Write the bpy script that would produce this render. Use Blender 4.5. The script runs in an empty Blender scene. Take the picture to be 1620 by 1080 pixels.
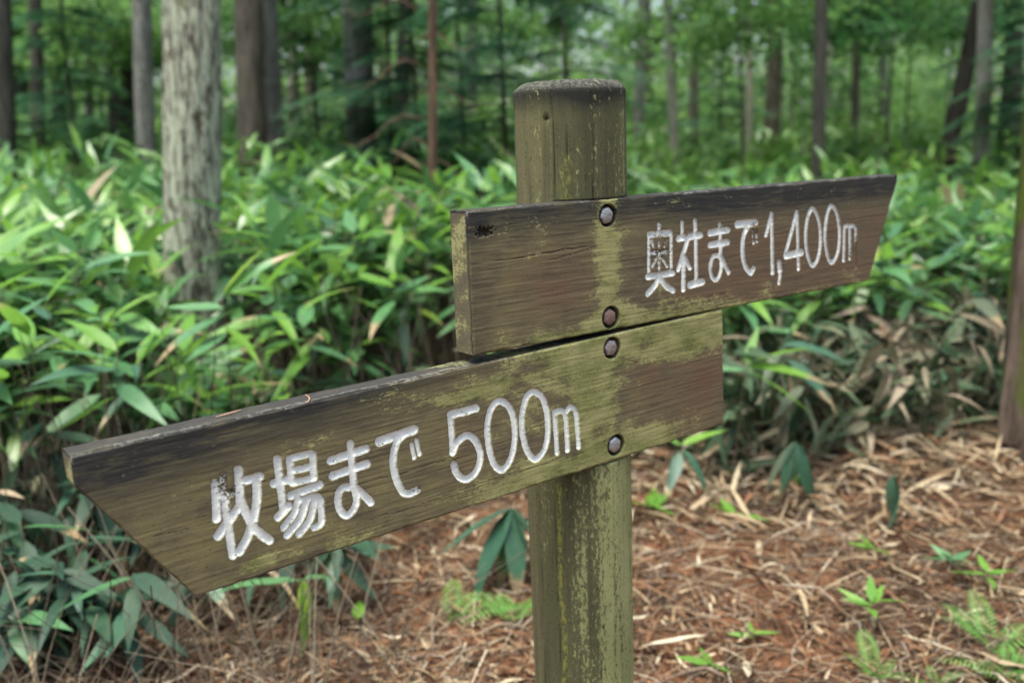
import bpy, math, random
import numpy as np
from mathutils import Matrix, Vector

random.seed(7)
RNG = np.random.default_rng(11)
SC = bpy.context.scene
COL = SC.collection

# ------------------------------------------------------------------ camera
CAM_H = 1.30
F_PX = 1523.4
cam_d = bpy.data.cameras.new('camera')
cam = bpy.data.objects.new('camera', cam_d)
COL.objects.link(cam)
c_right = Vector((0.999274, -0.007667, -0.037318))
c_down = Vector((-0.038097, -0.201105, -0.978829))
c_fwd = Vector((0.0, 0.97954, -0.201251))
cam.matrix_world = Matrix((
    (c_right.x, -c_down.x, -c_fwd.x, 0.0),
    (c_right.y, -c_down.y, -c_fwd.y, 0.0),
    (c_right.z, -c_down.z, -c_fwd.z, CAM_H),
    (0, 0, 0, 1)))
cam_d.sensor_width = 36.0
cam_d.lens = F_PX / 1620.0 * 36.0
cam_d.clip_start = 0.05
cam_d.clip_end = 500.0
cam_d.dof.use_dof = True
cam_d.dof.focus_distance = 1.32
cam_d.dof.aperture_fstop = 3.0
SC.camera = cam

# ------------------------------------------------------------------ world, sun, exposure
SUN_EL, SUN_AZ = math.radians(78), math.radians(215)
w = bpy.data.worlds.new('World')
SC.world = w
w.use_nodes = True
wt = w.node_tree
bg = wt.nodes['Background']
sky = wt.nodes.new('ShaderNodeTexSky')
sky.sky_type = 'NISHITA'
sky.sun_disc = False
sky.sun_elevation = SUN_EL
sky.sun_rotation = SUN_AZ
sky.air_density = 1.0
sky.dust_density = 5.0
sky.ozone_density = 1.0
wt.links.new(sky.outputs[0], bg.inputs[0])
bg.inputs[1].default_value = 0.085
sun_d = bpy.data.lights.new('sun', 'SUN')
sun_d.energy = 1.5
sun_d.angle = math.radians(32)
sun_d.color = (0.97, 1.0, 0.86)                      # through the leaf canopy
sun = bpy.data.objects.new('sun', sun_d)
COL.objects.link(sun)
_dir = Vector((math.sin(SUN_AZ) * math.cos(SUN_EL), math.cos(SUN_AZ) * math.cos(SUN_EL), math.sin(SUN_EL)))
sun.rotation_euler = _dir.to_track_quat('Z', 'Y').to_euler()
vs = SC.view_settings
vs.view_transform = 'Standard'
vs.look = 'None'
vs.exposure = 2.12
vs.gamma = 1.0
vs.use_curve_mapping = False


# ------------------------------------------------------------------ helpers
def ray(u, v):
    return (c_right * ((u - 810) / F_PX) + c_down * ((v - 540) / F_PX) + c_fwd)


def at(u, v, y):
    """point seen at pixel (u, v) of the photograph, y metres ahead"""
    r = ray(u, v)
    k = y / r.y
    return Vector((r.x * k, y, CAM_H + r.z * k))


def ground(u, v, z=0.0):
    r = ray(u, v)
    k = (z - CAM_H) / r.z
    return Vector((r.x * k, r.y * k, z))


def project(p):
    d = Vector((p[0], p[1], p[2] - CAM_H))
    z = d.dot(c_fwd)
    return 810 + F_PX * d.dot(c_right) / z, 540 + F_PX * d.dot(c_down) / z


def _h(ix, iy, iz, s):
    n = (ix * 374761393 + iy * 668265263 + iz * 2147483647 + s * 1274126177) & 0xffffffff
    n = ((n ^ (n >> 13)) * 1274126177) & 0xffffffff
    return ((n ^ (n >> 16)) & 0xffff) / 65535.0


def noise(x, y, z=0.0, s=0):
    """value noise 0..1 on arrays"""
    x, y, z = np.broadcast_arrays(np.asarray(x, float), np.asarray(y, float), np.asarray(z, float))
    xi, yi, zi = np.floor(x).astype(np.int64), np.floor(y).astype(np.int64), np.floor(z).astype(np.int64)
    fx, fy, fz = x - xi, y - yi, z - zi
    fx, fy, fz = [f * f * (3 - 2 * f) for f in (fx, fy, fz)]
    r = 0
    for dx in (0, 1):
        for dy in (0, 1):
            for dz in (0, 1):
                r = r + _h(xi + dx, yi + dy, zi + dz, s) * (fx if dx else 1 - fx) * (fy if dy else 1 - fy) * (fz if dz else 1 - fz)
    return r


def fbm(x, y, z=0.0, s=0, o=3):
    a, t, k = 0.5, 0, 0
    x, y, z = np.asarray(x, float), np.asarray(y, float), np.asarray(z, float)
    for i in range(o):
        t = t + a * noise(x * 2 ** i, y * 2 ** i, z * 2 ** i, s + i)
        k += a
        a *= .5
    return t / k


def sstep(a, b, x):
    t = np.clip((x - a) / (b - a), 0, 1)
    return t * t * (3 - 2 * t)


def mesh(name, V, F, mats=(), attrs=None, smooth=True, midx=None):
    """V (n,3); F (m,k) or a list of such arrays"""
    V = np.ascontiguousarray(V, dtype=np.float32)
    Fs = F if isinstance(F, list) else [F]
    Fs = [np.asarray(f, dtype=np.int32) for f in Fs if len(f)]
    me = bpy.data.meshes.new(name)
    me.vertices.add(len(V))
    me.vertices.foreach_set('co', V.ravel())
    tot = np.concatenate([np.full(len(f), f.shape[1], np.int32) for f in Fs])
    loops = np.concatenate([f.ravel() for f in Fs])
    me.loops.add(len(loops))
    me.loops.foreach_set('vertex_index', loops)
    me.polygons.add(len(tot))
    st = np.zeros(len(tot), np.int32)
    st[1:] = np.cumsum(tot)[:-1]
    me.polygons.foreach_set('loop_start', st)
    if smooth:
        me.polygons.foreach_set('use_smooth', np.ones(len(tot), bool))
    for m in mats:
        me.materials.append(m)
    if midx is not None:
        me.polygons.foreach_set('material_index', np.asarray(midx, np.int32))
    for k, a in (attrs or {}).items():
        at_ = me.attributes.new(k, 'FLOAT', 'POINT')
        at_.data.foreach_set('value', np.asarray(a, np.float32))
    me.update(calc_edges=True)
    me.validate()
    return me


def obj(name, me, parent=None, loc=None, mat=None, **props):
    o = bpy.data.objects.new(name, me)
    COL.objects.link(o)
    if parent is not None:
        o.parent = parent
    if mat is not None:
        o.matrix_local = mat
    elif loc is not None:
        o.location = loc
    for k, v in props.items():
        if v is not None:
            o[k] = v
    return o


def thing(name, label, cat, loc=(0, 0, 0), rz=0.0, group=None):
    o = bpy.data.objects.new(name, None)
    COL.objects.link(o)
    o.empty_display_size = 0.1
    o.location = loc
    o.rotation_euler = (0, 0, rz)
    o['label'] = label
    o['category'] = cat
    o['kind'] = 'thing'
    if group:
        o['group'] = group
    return o


def grid_faces(nr, nc, wrap=False):
    i = np.arange(nr - 1)[:, None] * nc
    j = np.arange(nc if wrap else nc - 1)[None, :]
    j2 = (j + 1) % nc
    return np.stack([i + j, i + j2, i + nc + j2, i + nc + j], -1).reshape(-1, 4)


def tube(P, R, n=6, cap=True):
    """swept tube along P with radii R -> V, [quads, tris]"""
    P = np.asarray(P, float)
    R = np.asarray(R, float)
    T = np.gradient(P, axis=0)
    T /= np.linalg.norm(T, axis=1)[:, None] + 1e-12
    ref = np.array([0.31, 0.93, 0.2]) if abs(T[0][2]) > .6 else np.array([0.05, 0.1, 1.0])
    A = np.cross(T, ref)
    A /= np.linalg.norm(A, axis=1)[:, None]
    B = np.cross(T, A)
    th = np.linspace(0, 2 * np.pi, n, endpoint=False)
    V = P[:, None] + R[:, None, None] * (np.cos(th)[None, :, None] * A[:, None] + np.sin(th)[None, :, None] * B[:, None])
    V = V.reshape(-1, 3)
    F = grid_faces(len(P), n, True)
    if cap:
        k = len(V)
        V = np.vstack([V, P[-1] + T[-1] * R[-1] * .5, P[0] - T[0] * R[0] * .3])
        j = np.arange(n)
        b = (len(P) - 1) * n
        tr = np.concatenate([np.stack([b + j, b + (j + 1) % n, np.full(n, k)], 1), np.stack([(j + 1) % n, j, np.full(n, k + 1)], 1)])
        return V, [F, tr]
    return V, [F]


class Pile:
    """collects pieces for one mesh"""
    def __init__(self):
        self.V, self.Q, self.T, self.A, self.n = [], [], [], [], 0

    def add(self, V, F, a=0.0):
        for f in (F if isinstance(F, list) else [F]):
            f = np.asarray(f)
            (self.Q if f.shape[1] == 4 else self.T).append(f + self.n)
        self.V.append(V)
        self.A.append(np.full(len(V), a) if np.isscalar(a) else a)
        self.n += len(V)

    def build(self, name, mats, smooth=True):
        F = []
        if self.Q:
            F.append(np.concatenate(self.Q))
        if self.T:
            F.append(np.concatenate(self.T))
        return mesh(name, np.concatenate(self.V), F, mats, {'rnd': np.concatenate(self.A)}, smooth)


def scatter(base_V, base_F, M, rnd):
    """many copies of one piece: M (n,4,4)"""
    n, k = len(M), len(base_V)
    V = np.einsum('nij,kj->nki', M[:, :3, :3], base_V) + M[:, None, :3, 3]
    F = (base_F[None] + (np.arange(n) * k)[:, None, None]).reshape(-1, base_F.shape[1])
    return V.reshape(-1, 3), F, np.repeat(rnd, k)


def leaf_frames(pos, d, up, size, wscale=None):
    """matrices: local +Y along d, local Z near up"""
    d = d / np.linalg.norm(d, axis=1)[:, None]
    s = np.cross(d, up)
    s /= np.linalg.norm(s, axis=1)[:, None] + 1e-9
    nrm = np.cross(s, d)
    M = np.zeros((len(pos), 4, 4))
    ws = size if wscale is None else wscale
    M[:, :3, 0] = s * ws[:, None]
    M[:, :3, 1] = d * size[:, None]
    M[:, :3, 2] = nrm * size[:, None]
    M[:, :3, 3] = pos
    M[:, 3, 3] = 1
    return M


# ------------------------------------------------------------------ node helpers
class NT:
    def __init__(self, name):
        self.m = bpy.data.materials.new(name)
        self.m.use_nodes = True
        self.t = self.m.node_tree
        self.t.nodes.clear()
        self.out = self.t.nodes.new('ShaderNodeOutputMaterial')

    def n(self, typ, ins=None, **props):
        nd = self.t.nodes.new('ShaderNode' + typ)
        for k, v in props.items():
            setattr(nd, k, v)
        for k, v in (ins or {}).items():
            self.put(nd.inputs[k], v)
        return nd

    def put(self, sock, v):
        if isinstance(v, bpy.types.NodeSocket):
            self.t.links.new(v, sock)
        elif v is not None:
            if isinstance(v, tuple) and len(v) == 3 and sock.type == 'RGBA':
                v = v + (1,)
            sock.default_value = v

    def coord(self, scale=(1, 1, 1), kind='Object', off=(0, 0, 0)):
        c = self.n('TexCoord')
        mp = self.n('Mapping', {'Vector': c.outputs[kind], 'Scale': scale, 'Location': off})
        return mp.outputs[0]

    def noise(self, vec, scale=1.0, detail=4.0, rough=.55, dist=0.0):
        return self.n('TexNoise', {'Vector': vec, 'Scale': scale, 'Detail': detail, 'Roughness': rough, 'Distortion': dist}).outputs[0]

    def ramp(self, f, a, b, x=0.0, y=1.0):
        return self.n('MapRange', {'Value': f, 'From Min': a, 'From Max': b, 'To Min': x, 'To Max': y}, interpolation_type='SMOOTHSTEP').outputs[0]

    def math(self, op, a, b=0.0):
        nd = self.n('Math', operation=op)
        self.put(nd.inputs[0], a)
        self.put(nd.inputs[1], b)
        return nd.outputs[0]

    def mix(self, f, a, b, mode='MIX'):
        nd = self.n('Mix', data_type='RGBA', blend_type=mode)
        self.put(nd.inputs[0], f)
        self.put(nd.inputs[6], a)
        self.put(nd.inputs[7], b)
        return nd.outputs[2]

    def attr(self, name):
        return self.n('Attribute', attribute_name=name).outputs['Fac']

    def bump(self, h, strength=.5, dist=.01):
        return self.n('Bump', {'Height': h, 'Strength': strength, 'Distance': dist}).outputs[0]

    def bsdf(self, col, rough=.8, normal=None, spec=.3, metal=0.0):
        return self.n('BsdfPrincipled', {'Base Color': col, 'Roughness': rough, 'Normal': normal, 'Specular IOR Level': spec, 'Metallic': metal}).outputs[0]

    def done(self, sh):
        self.t.links.new(sh, self.out.inputs[0])
        return self.m


def leaf_mat(name, c1, c2, trans=.3, rough=.42, spec=.5, use_obj=True, veins=True, tcol=None):
    t = NT(name)
    rnd = t.n('ObjectInfo').outputs['Random'] if use_obj else t.attr('rnd')
    col = t.mix(rnd, c1, c2)
    nz = t.noise(t.coord((1, 1, 1), 'Object' if use_obj else 'Object'), 30 if use_obj else 6, 3)
    col = t.mix(t.ramp(nz, .35, .7, 0, .35), col, tuple(.55 * a for a in c1))
    if use_obj and veins:                                  # some blades are scorched at the tip or spotted
        sep = t.n('SeparateXYZ', {0: t.coord()})
        old = t.math('GREATER_THAN', t.math('FRACT', t.math('MULTIPLY', rnd, 7.3)), .62)
        tip = t.math('MULTIPLY', t.ramp(t.math('ADD', sep.outputs[1], t.math('MULTIPLY', nz, .09)), .20, .235), old)
        col = t.mix(tip, col, (.30, .22, .12))
        sp = t.ramp(t.noise(t.coord(off=(5, 2, 1)), 75, 3), .68, .73, 0, .8)
        col = t.mix(t.math('MULTIPLY', sp, old), col, (.13, .11, .05))
    nrm = None
    if veins:
        v = t.n('TexWave', {'Vector': t.coord((1, .02, 0)), 'Scale': 120.0, 'Distortion': .4}, wave_type='BANDS', bands_direction='X').outputs[1]
        nrm = t.bump(v, .25, .002)
    p = t.bsdf(col, rough, nrm, spec)
    tr = t.n('BsdfTranslucent', {'Color': t.mix(.35, col, tcol or tuple(min(1, a * 2.2) for a in c2))})
    mx = t.n('MixShader', {0: trans, 1: p, 2: tr.outputs[0]})
    return t.done(mx.outputs[0])


def ramp_mat(name, stops, rough=.85, spec=.25, scale=20, use_attr='rnd', trans=0.0):
    """colour picked from a ramp by the per-piece random value, with fine noise"""
    t = NT(name)
    r = t.attr(use_attr) if use_attr else t.n('ObjectInfo').outputs['Random']
    cr = t.n('ValToRGB', {0: r})
    e = cr.color_ramp.elements
    while len(e) < len(stops):
        e.new(.5)
    for i, (p, c) in enumerate(stops):
        e[i].position = p
        e[i].color = c + (1,)
    nz = t.noise(t.coord(), scale, 3)
    col = t.mix(t.ramp(nz, .3, .75, 0, .5), cr.outputs[0], (.4, .38, .36), 'MULTIPLY')
    sh = t.bsdf(col, rough, t.bump(nz, .3, .01), spec)
    if trans:
        tr = t.n('BsdfTranslucent', {'Color': col})
        sh = t.n('MixShader', {0: trans, 1: sh, 2: tr.outputs[0]}).outputs[0]
    return t.done(sh)


def bark_mat(name, dark, light, patch=None, amount=.5, moss=0.0, vscale=(9, 9, 1.6), bump=.9):
    t = NT(name)
    v = t.coord(vscale)
    n1 = t.noise(v, 2.2, 6, .65, .4)
    n2 = t.noise(t.coord((30, 30, 4)), 1.5, 5, .7)
    f = t.ramp(t.math('ADD', t.math('MULTIPLY', n1, .6), t.math('MULTIPLY', n2, .4)), .36, .62)
    col = t.mix(f, dark, light)
    if patch:
        pn = t.noise(t.coord((12, 12, 4.5)), 2.2, 5, .68)
        pm = t.ramp(pn, 1 - amount - .06, 1 - amount + .06)
        pm = t.math('MULTIPLY', pm, t.ramp(n2, .35, .55))
        col = t.mix(pm, col, patch)
        dn = t.noise(t.coord((16, 16, 6), off=(1, 5, 3)), 1.7, 5, .65)
        col = t.mix(t.ramp(dn, .56, .66, 0, .85), col, dark)
        col = t.mix(t.ramp(dn, .36, .30, 0, .6), col, tuple(1.25 * a for a in patch))
    if moss:
        mn = t.noise(t.coord((3, 3, 1.5), off=(3, 1, 7)), 1.6, 5, .6)
        col = t.mix(t.ramp(mn, 1 - moss, 1 - moss + .1), col, (.08, .105, .018))
    h = t.math('ADD', t.math('MULTIPLY', n1, .7), t.math('MULTIPLY', n2, .5))
    return t.done(t.bsdf(col, .92, t.bump(h, bump, .02), .15))
LETTERS = [('L','牧',[(8.5,[(151.2,-71.4),(149.5,-93.1),(147.3,-115.8)]),(7,[(151.7,-88.2),(167.7,-89.9)]),(8,[(161.5,-66.8),(159.9,-101.7),(159.9,-128.0),(160.3,-149.0),(160.8,-167.3)]),(9.5,[(178.3,-107.0),(164.9,-119.1),(154.6,-129.2),(146.8,-136.9)]),(9,[(180.1,-62.5),(178.7,-84.5),(177.8,-106.8)]),(9,[(182.7,-78.5),(205.4,-77.6)]),(9,[(201.0,-83.0),(198.8,-105.2),(191.3,-129.8),(181.4,-149.8),(169.4,-165.2)]),(9,[(178.5,-101.3),(183.4,-117.9),(189.6,-136.0),(197.4,-149.3),(208.6,-162.5)])]),('L','場',[(8,[(230.1,-61.3),(230.3,-89.0),(230.3,-125.7)]),(8.5,[(222.7,-91.2),(239.7,-91.5)]),(9,[(222.9,-135.6),(238.1,-125.6)]),(7.5,[(246.1,-65.4),(245.4,-96.0)]),(7.5,[(246.2,-64.8),(276.0,-65.8)]),(7.5,[(276.9,-66.8),(275.2,-99.1)]),(7.5,[(247.0,-81.5),(274.6,-82.2)]),(7.5,[(246.8,-97.3),(275.2,-98.4)]),(9,[(242.5,-112.7),(281.9,-109.4)]),(8,[(251.9,-118.2),(245.3,-136.0),(228.9,-151.1)]),(8,[(261.7,-126.9),(251.0,-147.5),(231.9,-162.4)]),(8,[(273.6,-128.3),(263.5,-152.2),(247.3,-165.8)]),(7.5,[(255.8,-122.3),(278.6,-124.8),(280.0,-144.1),(278.7,-160.7),(268.3,-163.0)])]),('L','ま',[(8,[(329.7,-65.9),(329.4,-96.1),(329.1,-123.5),(331.1,-141.9),(326.8,-153.8),(315.0,-160.9),(306.2,-149.4),(304.9,-132.9),(311.9,-122.3),(324.8,-123.9)]),(8.5,[(330.5,-126.3),(340.4,-138.0),(351.1,-152.8)]),(9,[(300.6,-81.6),(350.8,-78.3)]),(9,[(301.2,-102.3),(350.4,-98.9)])]),('L','で',[(10.5,[(372.1,-73.3),(424.8,-69.6)]),(8.5,[(407.6,-72.6),(397.0,-80.7),(390.9,-95.6),(389.0,-111.6),(392.1,-132.3),(399.7,-150.8),(408.9,-156.7),(421.4,-155.1)]),(5,[(419.4,-88.6),(421.6,-108.4)]),(5,[(427.1,-84.7),(430.2,-105.5)])]),('L','5',[(9.5,[(484.4,-61.7),(526.6,-61.9)]),(7.5,[(483.5,-61.5),(483.6,-87.1),(482.9,-116.2)]),(8.5,[(482.9,-116.5),(491.3,-104.4),(506.9,-97.3),(520.5,-106.0),(528.7,-127.7),(524.4,-147.1),(513.6,-158.5),(499.1,-160.2),(487.6,-148.5),(483.2,-134.1)])]),('L','0',[(8.2,[(568.8,-59.9),(581.2,-68.9),(588.5,-84.8),(591.3,-107.8),(588.5,-131.3),(579.9,-151.8),(565.8,-163.5),(554.2,-155.7),(546.4,-136.1),(543.2,-110.7),(544.5,-89.0),(550.4,-71.5),(558.4,-62.4),(568.8,-59.9)])]),('L','0',[(8.2,[(630.7,-59.6),(642.8,-68.6),(650.5,-88.9),(652.3,-113.9),(649.4,-138.0),(640.2,-155.6),(625.8,-162.7),(614.7,-151.7),(607.0,-131.0),(604.1,-107.6),(607.1,-84.2),(614.7,-66.6),(621.9,-60.2),(630.7,-59.6)])]),('L','m',[(6.8,[(666.0,-97.3),(666.6,-130.5),(667.1,-163.1)]),(7,[(666.9,-99.5),(677.1,-98.5),(685.9,-105.9),(687.4,-132.1),(687.6,-163.7)]),(7,[(685.9,-105.9),(696.7,-97.1),(706.6,-106.3),(708.4,-130.2),(709.8,-164.5)])]),('U','奥',[(5.5,[(360.1,-45.3),(360.0,-54.4)]),(8.5,[(338.7,-60.0),(384.2,-60.6)]),(5,[(338.0,-59.2),(336.8,-118.7)]),(5,[(386.5,-63.3),(386.2,-122.3)]),(5,[(345.2,-89.2),(376.5,-91.2)]),(4,[(359.9,-69.3),(359.4,-119.5)]),(4,[(356.6,-94.0),(344.9,-110.4)]),(4,[(363.6,-96.4),(377.5,-113.8)]),(3.5,[(344.2,-69.6),(347.6,-79.8)]),(3.5,[(375.4,-72.4),(371.4,-82.0)]),(8.5,[(334.4,-126.0),(390.0,-125.8)]),(8,[(359.3,-128.7),(351.6,-140.5),(334.1,-152.8)]),(8.5,[(362.1,-129.9),(373.8,-143.9),(390.3,-153.9)])]),('U','社',[(5.5,[(411.1,-46.8),(411.7,-65.4)]),(9,[(403.1,-71.8),(417.0,-70.9)]),(7.5,[(424.8,-74.2),(415.1,-94.6),(402.4,-121.5)]),(7.5,[(414.6,-99.6),(414.0,-155.5)]),(7,[(418.9,-104.4),(429.1,-121.7)]),(6.5,[(440.9,-45.7),(442.6,-73.1),(444.0,-140.7)]),(9,[(429.1,-70.6),(454.2,-70.4)]),(10,[(429.6,-149.9),(458.5,-147.9)])]),('U','ま',[(6.5,[(500.2,-56.3),(501.7,-80.0),(502.5,-108.2),(504.2,-127.9),(499.7,-141.6),(491.5,-148.7),(481.7,-141.4),(477.5,-123.3),(485.3,-108.3),(501.5,-109.0)]),(9.5,[(476.7,-68.8),(519.1,-67.1)]),(8.8,[(476.8,-88.6),(519.4,-87.9)]),(7,[(505.1,-112.0),(522.6,-139.1)])]),('U','で',[(10.5,[(543.1,-60.2),(589.3,-60.2)]),(8,[(569.9,-65.3),(559.9,-79.7),(557.0,-95.5),(558.7,-117.3),(567.1,-135.3),(579.5,-146.3),(586.2,-138.6)]),(4.5,[(583.6,-74.5),(585.6,-95.4)]),(4.5,[(591.8,-75.2),(594.1,-93.5)])]),('U','1',[(6.5,[(631.3,-48.3),(617.4,-84.6)]),(7,[(631.3,-48.3),(636.8,-152.5)])]),('U',',',[(9,[(654.4,-136.1),(656.8,-150.4)]),(6,[(657.8,-154.2),(654.9,-172.2)])]),('U','4',[(7,[(700.2,-50.5),(671.3,-121.8)]),(6.5,[(700.8,-50.6),(708.8,-152.7)]),(10.5,[(672.6,-125.7),(716.2,-123.7)])]),('U','0',[(7,[(744.8,-47.6),(759.0,-60.4),(768.7,-85.9),(770.0,-114.9),(763.9,-139.5),(749.9,-151.2),(737.2,-136.8),(728.2,-109.2),(727.2,-82.6),(733.2,-58.5),(744.8,-47.6)])]),('U','0',[(7,[(800.2,-46.1),(816.7,-60.7),(826.1,-90.6),(826.9,-118.1),(820.6,-139.2),(806.2,-151.5),(793.5,-138.5),(784.3,-108.5),(784.0,-81.4),(789.7,-56.9),(800.2,-46.1)])]),('U','m',[(6,[(841.5,-89.9),(842.2,-150.8)]),(6,[(841.5,-88.3),(855.7,-88.1),(859.8,-115.1),(861.7,-149.2)]),(6,[(856.7,-88.2),(874.9,-91.0),(878.4,-116.8),(879.8,-140.9)]),(5,[(880.0,-145.0),(881.4,-168.3)])])]
# ------------------------------------------------------------------ the signpost
WOOD = None


def wood_mats():
    # boards: colours by wear fields stored on the vertices, grain along X
    t = NT('weathered_board')
    g1 = t.noise(t.coord((5, 20, 48)), 2.6, 6, .66, .5)
    g2 = t.noise(t.coord((14, 60, 210)), 2.6, 5, .65, .3)
    blot = t.noise(t.coord((14, 14, 26)), 1.0, 5, .65)
    fine = t.noise(t.coord((60, 60, 150)), 2.2, 5, .7)
    spk = t.noise(t.coord((300, 300, 300)), 1.0, 3, .7)
    col = t.mix(t.math('ADD', t.math('MULTIPLY', t.ramp(g1, .30, .68), .40), t.math('MULTIPLY', t.ramp(blot, .3, .68), .60)), (.046, .036, .022), (.124, .099, .056))
    col = t.mix(t.ramp(g2, .52, .74, 0, .4), col, (.045, .036, .023))
    g3 = t.noise(t.coord((60, 200, 700)), 1.6, 4, .7)
    col = t.mix(t.ramp(g3, .44, .64, .55, 0), col, (.150, .125, .080))
    col = t.mix(t.math('MULTIPLY', t.attr('olive'), t.ramp(blot, .3, .6)), col, (.175, .148, .068))
    rd = t.math('MULTIPLY', t.attr('red'), t.ramp(blot, .28, .58))
    col = t.mix(rd, col, t.mix(g2, (.105, .058, .038), (.150, .088, .056)))
    dk = t.math('MULTIPLY', t.attr('dark'), t.ramp(t.math('ADD', t.math('MULTIPLY', blot, .5), t.math('MULTIPLY', g1, .5)), .3, .55))
    col = t.mix(dk, col, t.mix(g2, (.012, .012, .012), (.042, .041, .038)))
    # moss and algae film: ragged along the grain
    ms = t.math('ADD', t.attr('moss'), t.math('MULTIPLY', t.math('SUBTRACT', t.math('ADD', t.math('MULTIPLY', fine, .45), t.math('MULTIPLY', blot, .55)), .5), 3.2))
    mm = t.ramp(ms, .36, .56)
    mcol = t.mix(t.ramp(blot, .35, .65), (.155, .175, .048), (.315, .300, .128))
    mcol = t.mix(t.ramp(spk, .5, .72, 0, .6), mcol, (.085, .075, .035))
    col = t.mix(t.math('MULTIPLY', mm, .88), col, mcol)
    col = t.mix(t.math('MULTIPLY', t.ramp(spk, .60, .67), .8), col, (.016, .014, .010))
    fl = t.noise(t.coord((420, 420, 420), off=(7, 3, 2)), 1.0, 2, .6)
    col = t.mix(t.ramp(fl, .70, .76, 0, .7), col, (.26, .24, .18))
    # worn grey fibres on sharp edges
    ed = t.math('MULTIPLY', t.attr('edge'), t.ramp(fine, .42, .6))
    col = t.mix(ed, col, (.30, .29, .26))
    # cracks and knots
    col = t.mix(t.attr('crack'), col, (.012, .010, .008))
    # white paint in the routed grooves, chipped
    chip = t.math('ADD', t.math('MULTIPLY', spk, .7), t.math('MULTIPLY', fine, .4))
    pm = t.math('MULTIPLY', t.attr('paint'), t.ramp(t.math('ADD', chip, t.math('MULTIPLY', t.attr('wear'), .45)), .65, .76, 1, 0))
    wc = t.mix(t.ramp(fine, .35, .65), (.82, .84, .80), (.66, .69, .65))
    col = t.mix(pm, col, wc)
    h = t.math('ADD', t.math('MULTIPLY', g1, .45), t.math('ADD', t.math('MULTIPLY', g2, .12), t.math('MULTIPLY', spk, .14)))
    rough = t.math('SUBTRACT', .82, t.math('MULTIPLY', pm, .3))
    board = t.done(t.bsdf(col, rough, t.bump(h, .30, .0022), .3))

    # post: grain along Z
    t = NT('weathered_post')
    g1 = t.noise(t.coord((26, 26, 1.3)), 2.0, 6, .62, .25)
    g2 = t.noise(t.coord((95, 95, 5)), 2.0, 5, .65)
    blot = t.noise(t.coord((11, 11, 4)), 1.4, 5, .65)
    fine = t.noise(t.coord((130, 130, 60)), 1.6, 5, .7)
    spk = t.noise(t.coord((300, 300, 220)), 1.0, 3, .7)
    col = t.mix(t.ramp(g1, .36, .64), (.050, .045, .027), (.135, .120, .064))
    col = t.mix(t.ramp(g2, .5, .72, 0, .55), col, (.028, .024, .017))
    col = t.mix(t.math('MULTIPLY', t.attr('red'), t.ramp(g1, .25, .6)), col, (.190, .150, .085))
    col = t.mix(t.ramp(blot, .3, .62, .15, .65), col, (.118, .122, .052))
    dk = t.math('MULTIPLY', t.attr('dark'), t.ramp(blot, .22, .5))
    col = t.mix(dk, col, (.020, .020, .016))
    ms = t.math('ADD', t.attr('moss'), t.math('MULTIPLY', t.math('SUBTRACT', t.math('ADD', t.math('MULTIPLY', fine, .6), t.math('MULTIPLY', g1, .4)), .5), 2.8))
    mm = t.ramp(ms, .38, .54)
    mcol = t.mix(t.ramp(blot, .35, .65), (.215, .235, .095), (.310, .310, .145))
    col = t.mix(t.math('MULTIPLY', mm, .85), col, mcol)
    yl = t.math('MULTIPLY', t.attr('edge'), t.ramp(fine, .45, .55))
    col = t.mix(yl, col, (.26, .25, .05))
    col = t.mix(t.math('MULTIPLY', t.ramp(spk, .58, .66), .8), col, (.020, .018, .012))
    col = t.mix(t.math('MULTIPLY', t.ramp(spk, .30, .26), .5), col, (.30, .29, .22))
    col = t.mix(t.attr('crack'), col, (.010, .009, .007))
    gt = t.math('MULTIPLY', t.attr('top'), t.ramp(fine, .40, .58))
    col = t.mix(gt, col, (.135, .132, .115))
    h = t.math('ADD', t.math('MULTIPLY', g1, .5), t.math('ADD', t.math('MULTIPLY', g2, .5), t.math('MULTIPLY', fine, .25)))
    post = t.done(t.bsdf(col, .86, t.bump(h, .7, .004), .22))

    t = NT('bolt_steel')
    n = t.noise(t.coord((260, 260, 260)), 1.0, 5, .7)
    n2 = t.noise(t.coord((90, 90, 90)), 1.0, 4, .6)
    rs = t.n('ObjectInfo').outputs['Color']
    rust = t.n('SeparateColor', {0: rs}).outputs[0]
    m = t.ramp(t.math('ADD', n, t.math('MULTIPLY', rust, .35)), .56, .68)
    col = t.mix(m, t.mix(n2, (.33, .35, .38), (.52, .54, .57)), t.mix(n2, (.13, .07, .055), (.22, .15, .13)))
    steel = t.done(t.bsdf(col, t.ramp(n, .3, .7, .32, .6), t.bump(n2, .5, .002), .5, t.ramp(m, 0, 1, .75, .1)))
    return board, post, steel


SIGN_BOARD_M, SIGN_POST_M, STEEL_M = wood_mats()
THETA = math.radians(35.7524)
BX = Vector((math.cos(THETA), math.sin(THETA), 0))
BN = Vector((-math.sin(THETA), math.cos(THETA), 0))       # away from the viewer
TL = Vector((-0.053714, 1.308580, CAM_H - 0.087300))       # upper board, front top left corner
TH = 0.0436                                                # board thickness
AX_S, AX_N, POST_R = 0.256, 0.0870, 0.0855                 # post axis in board coordinates

POST_XY = TL + BX * AX_S + BN * AX_N
sign = thing('signpost', 'weathered mossy wooden signpost with two bolted direction boards and white Japanese lettering',
             'signpost', (POST_XY.x, POST_XY.y, 0), THETA)
ZTOP = TL.z


def seg_dist(S, T, pts):
    d = np.full(S.shape, 9.0)
    for (x0, y0), (x1, y1) in zip(pts[:-1], pts[1:]):
        vx, vy = x1 - x0, y1 - y0
        L2 = vx * vx + vy * vy + 1e-12
        k = np.clip(((S - x0) * vx + (T - y0) * vy) / L2, 0, 1)
        d = np.minimum(d, np.hypot(S - x0 - k * vx, T - y0 - k * vy))
    return d


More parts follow.
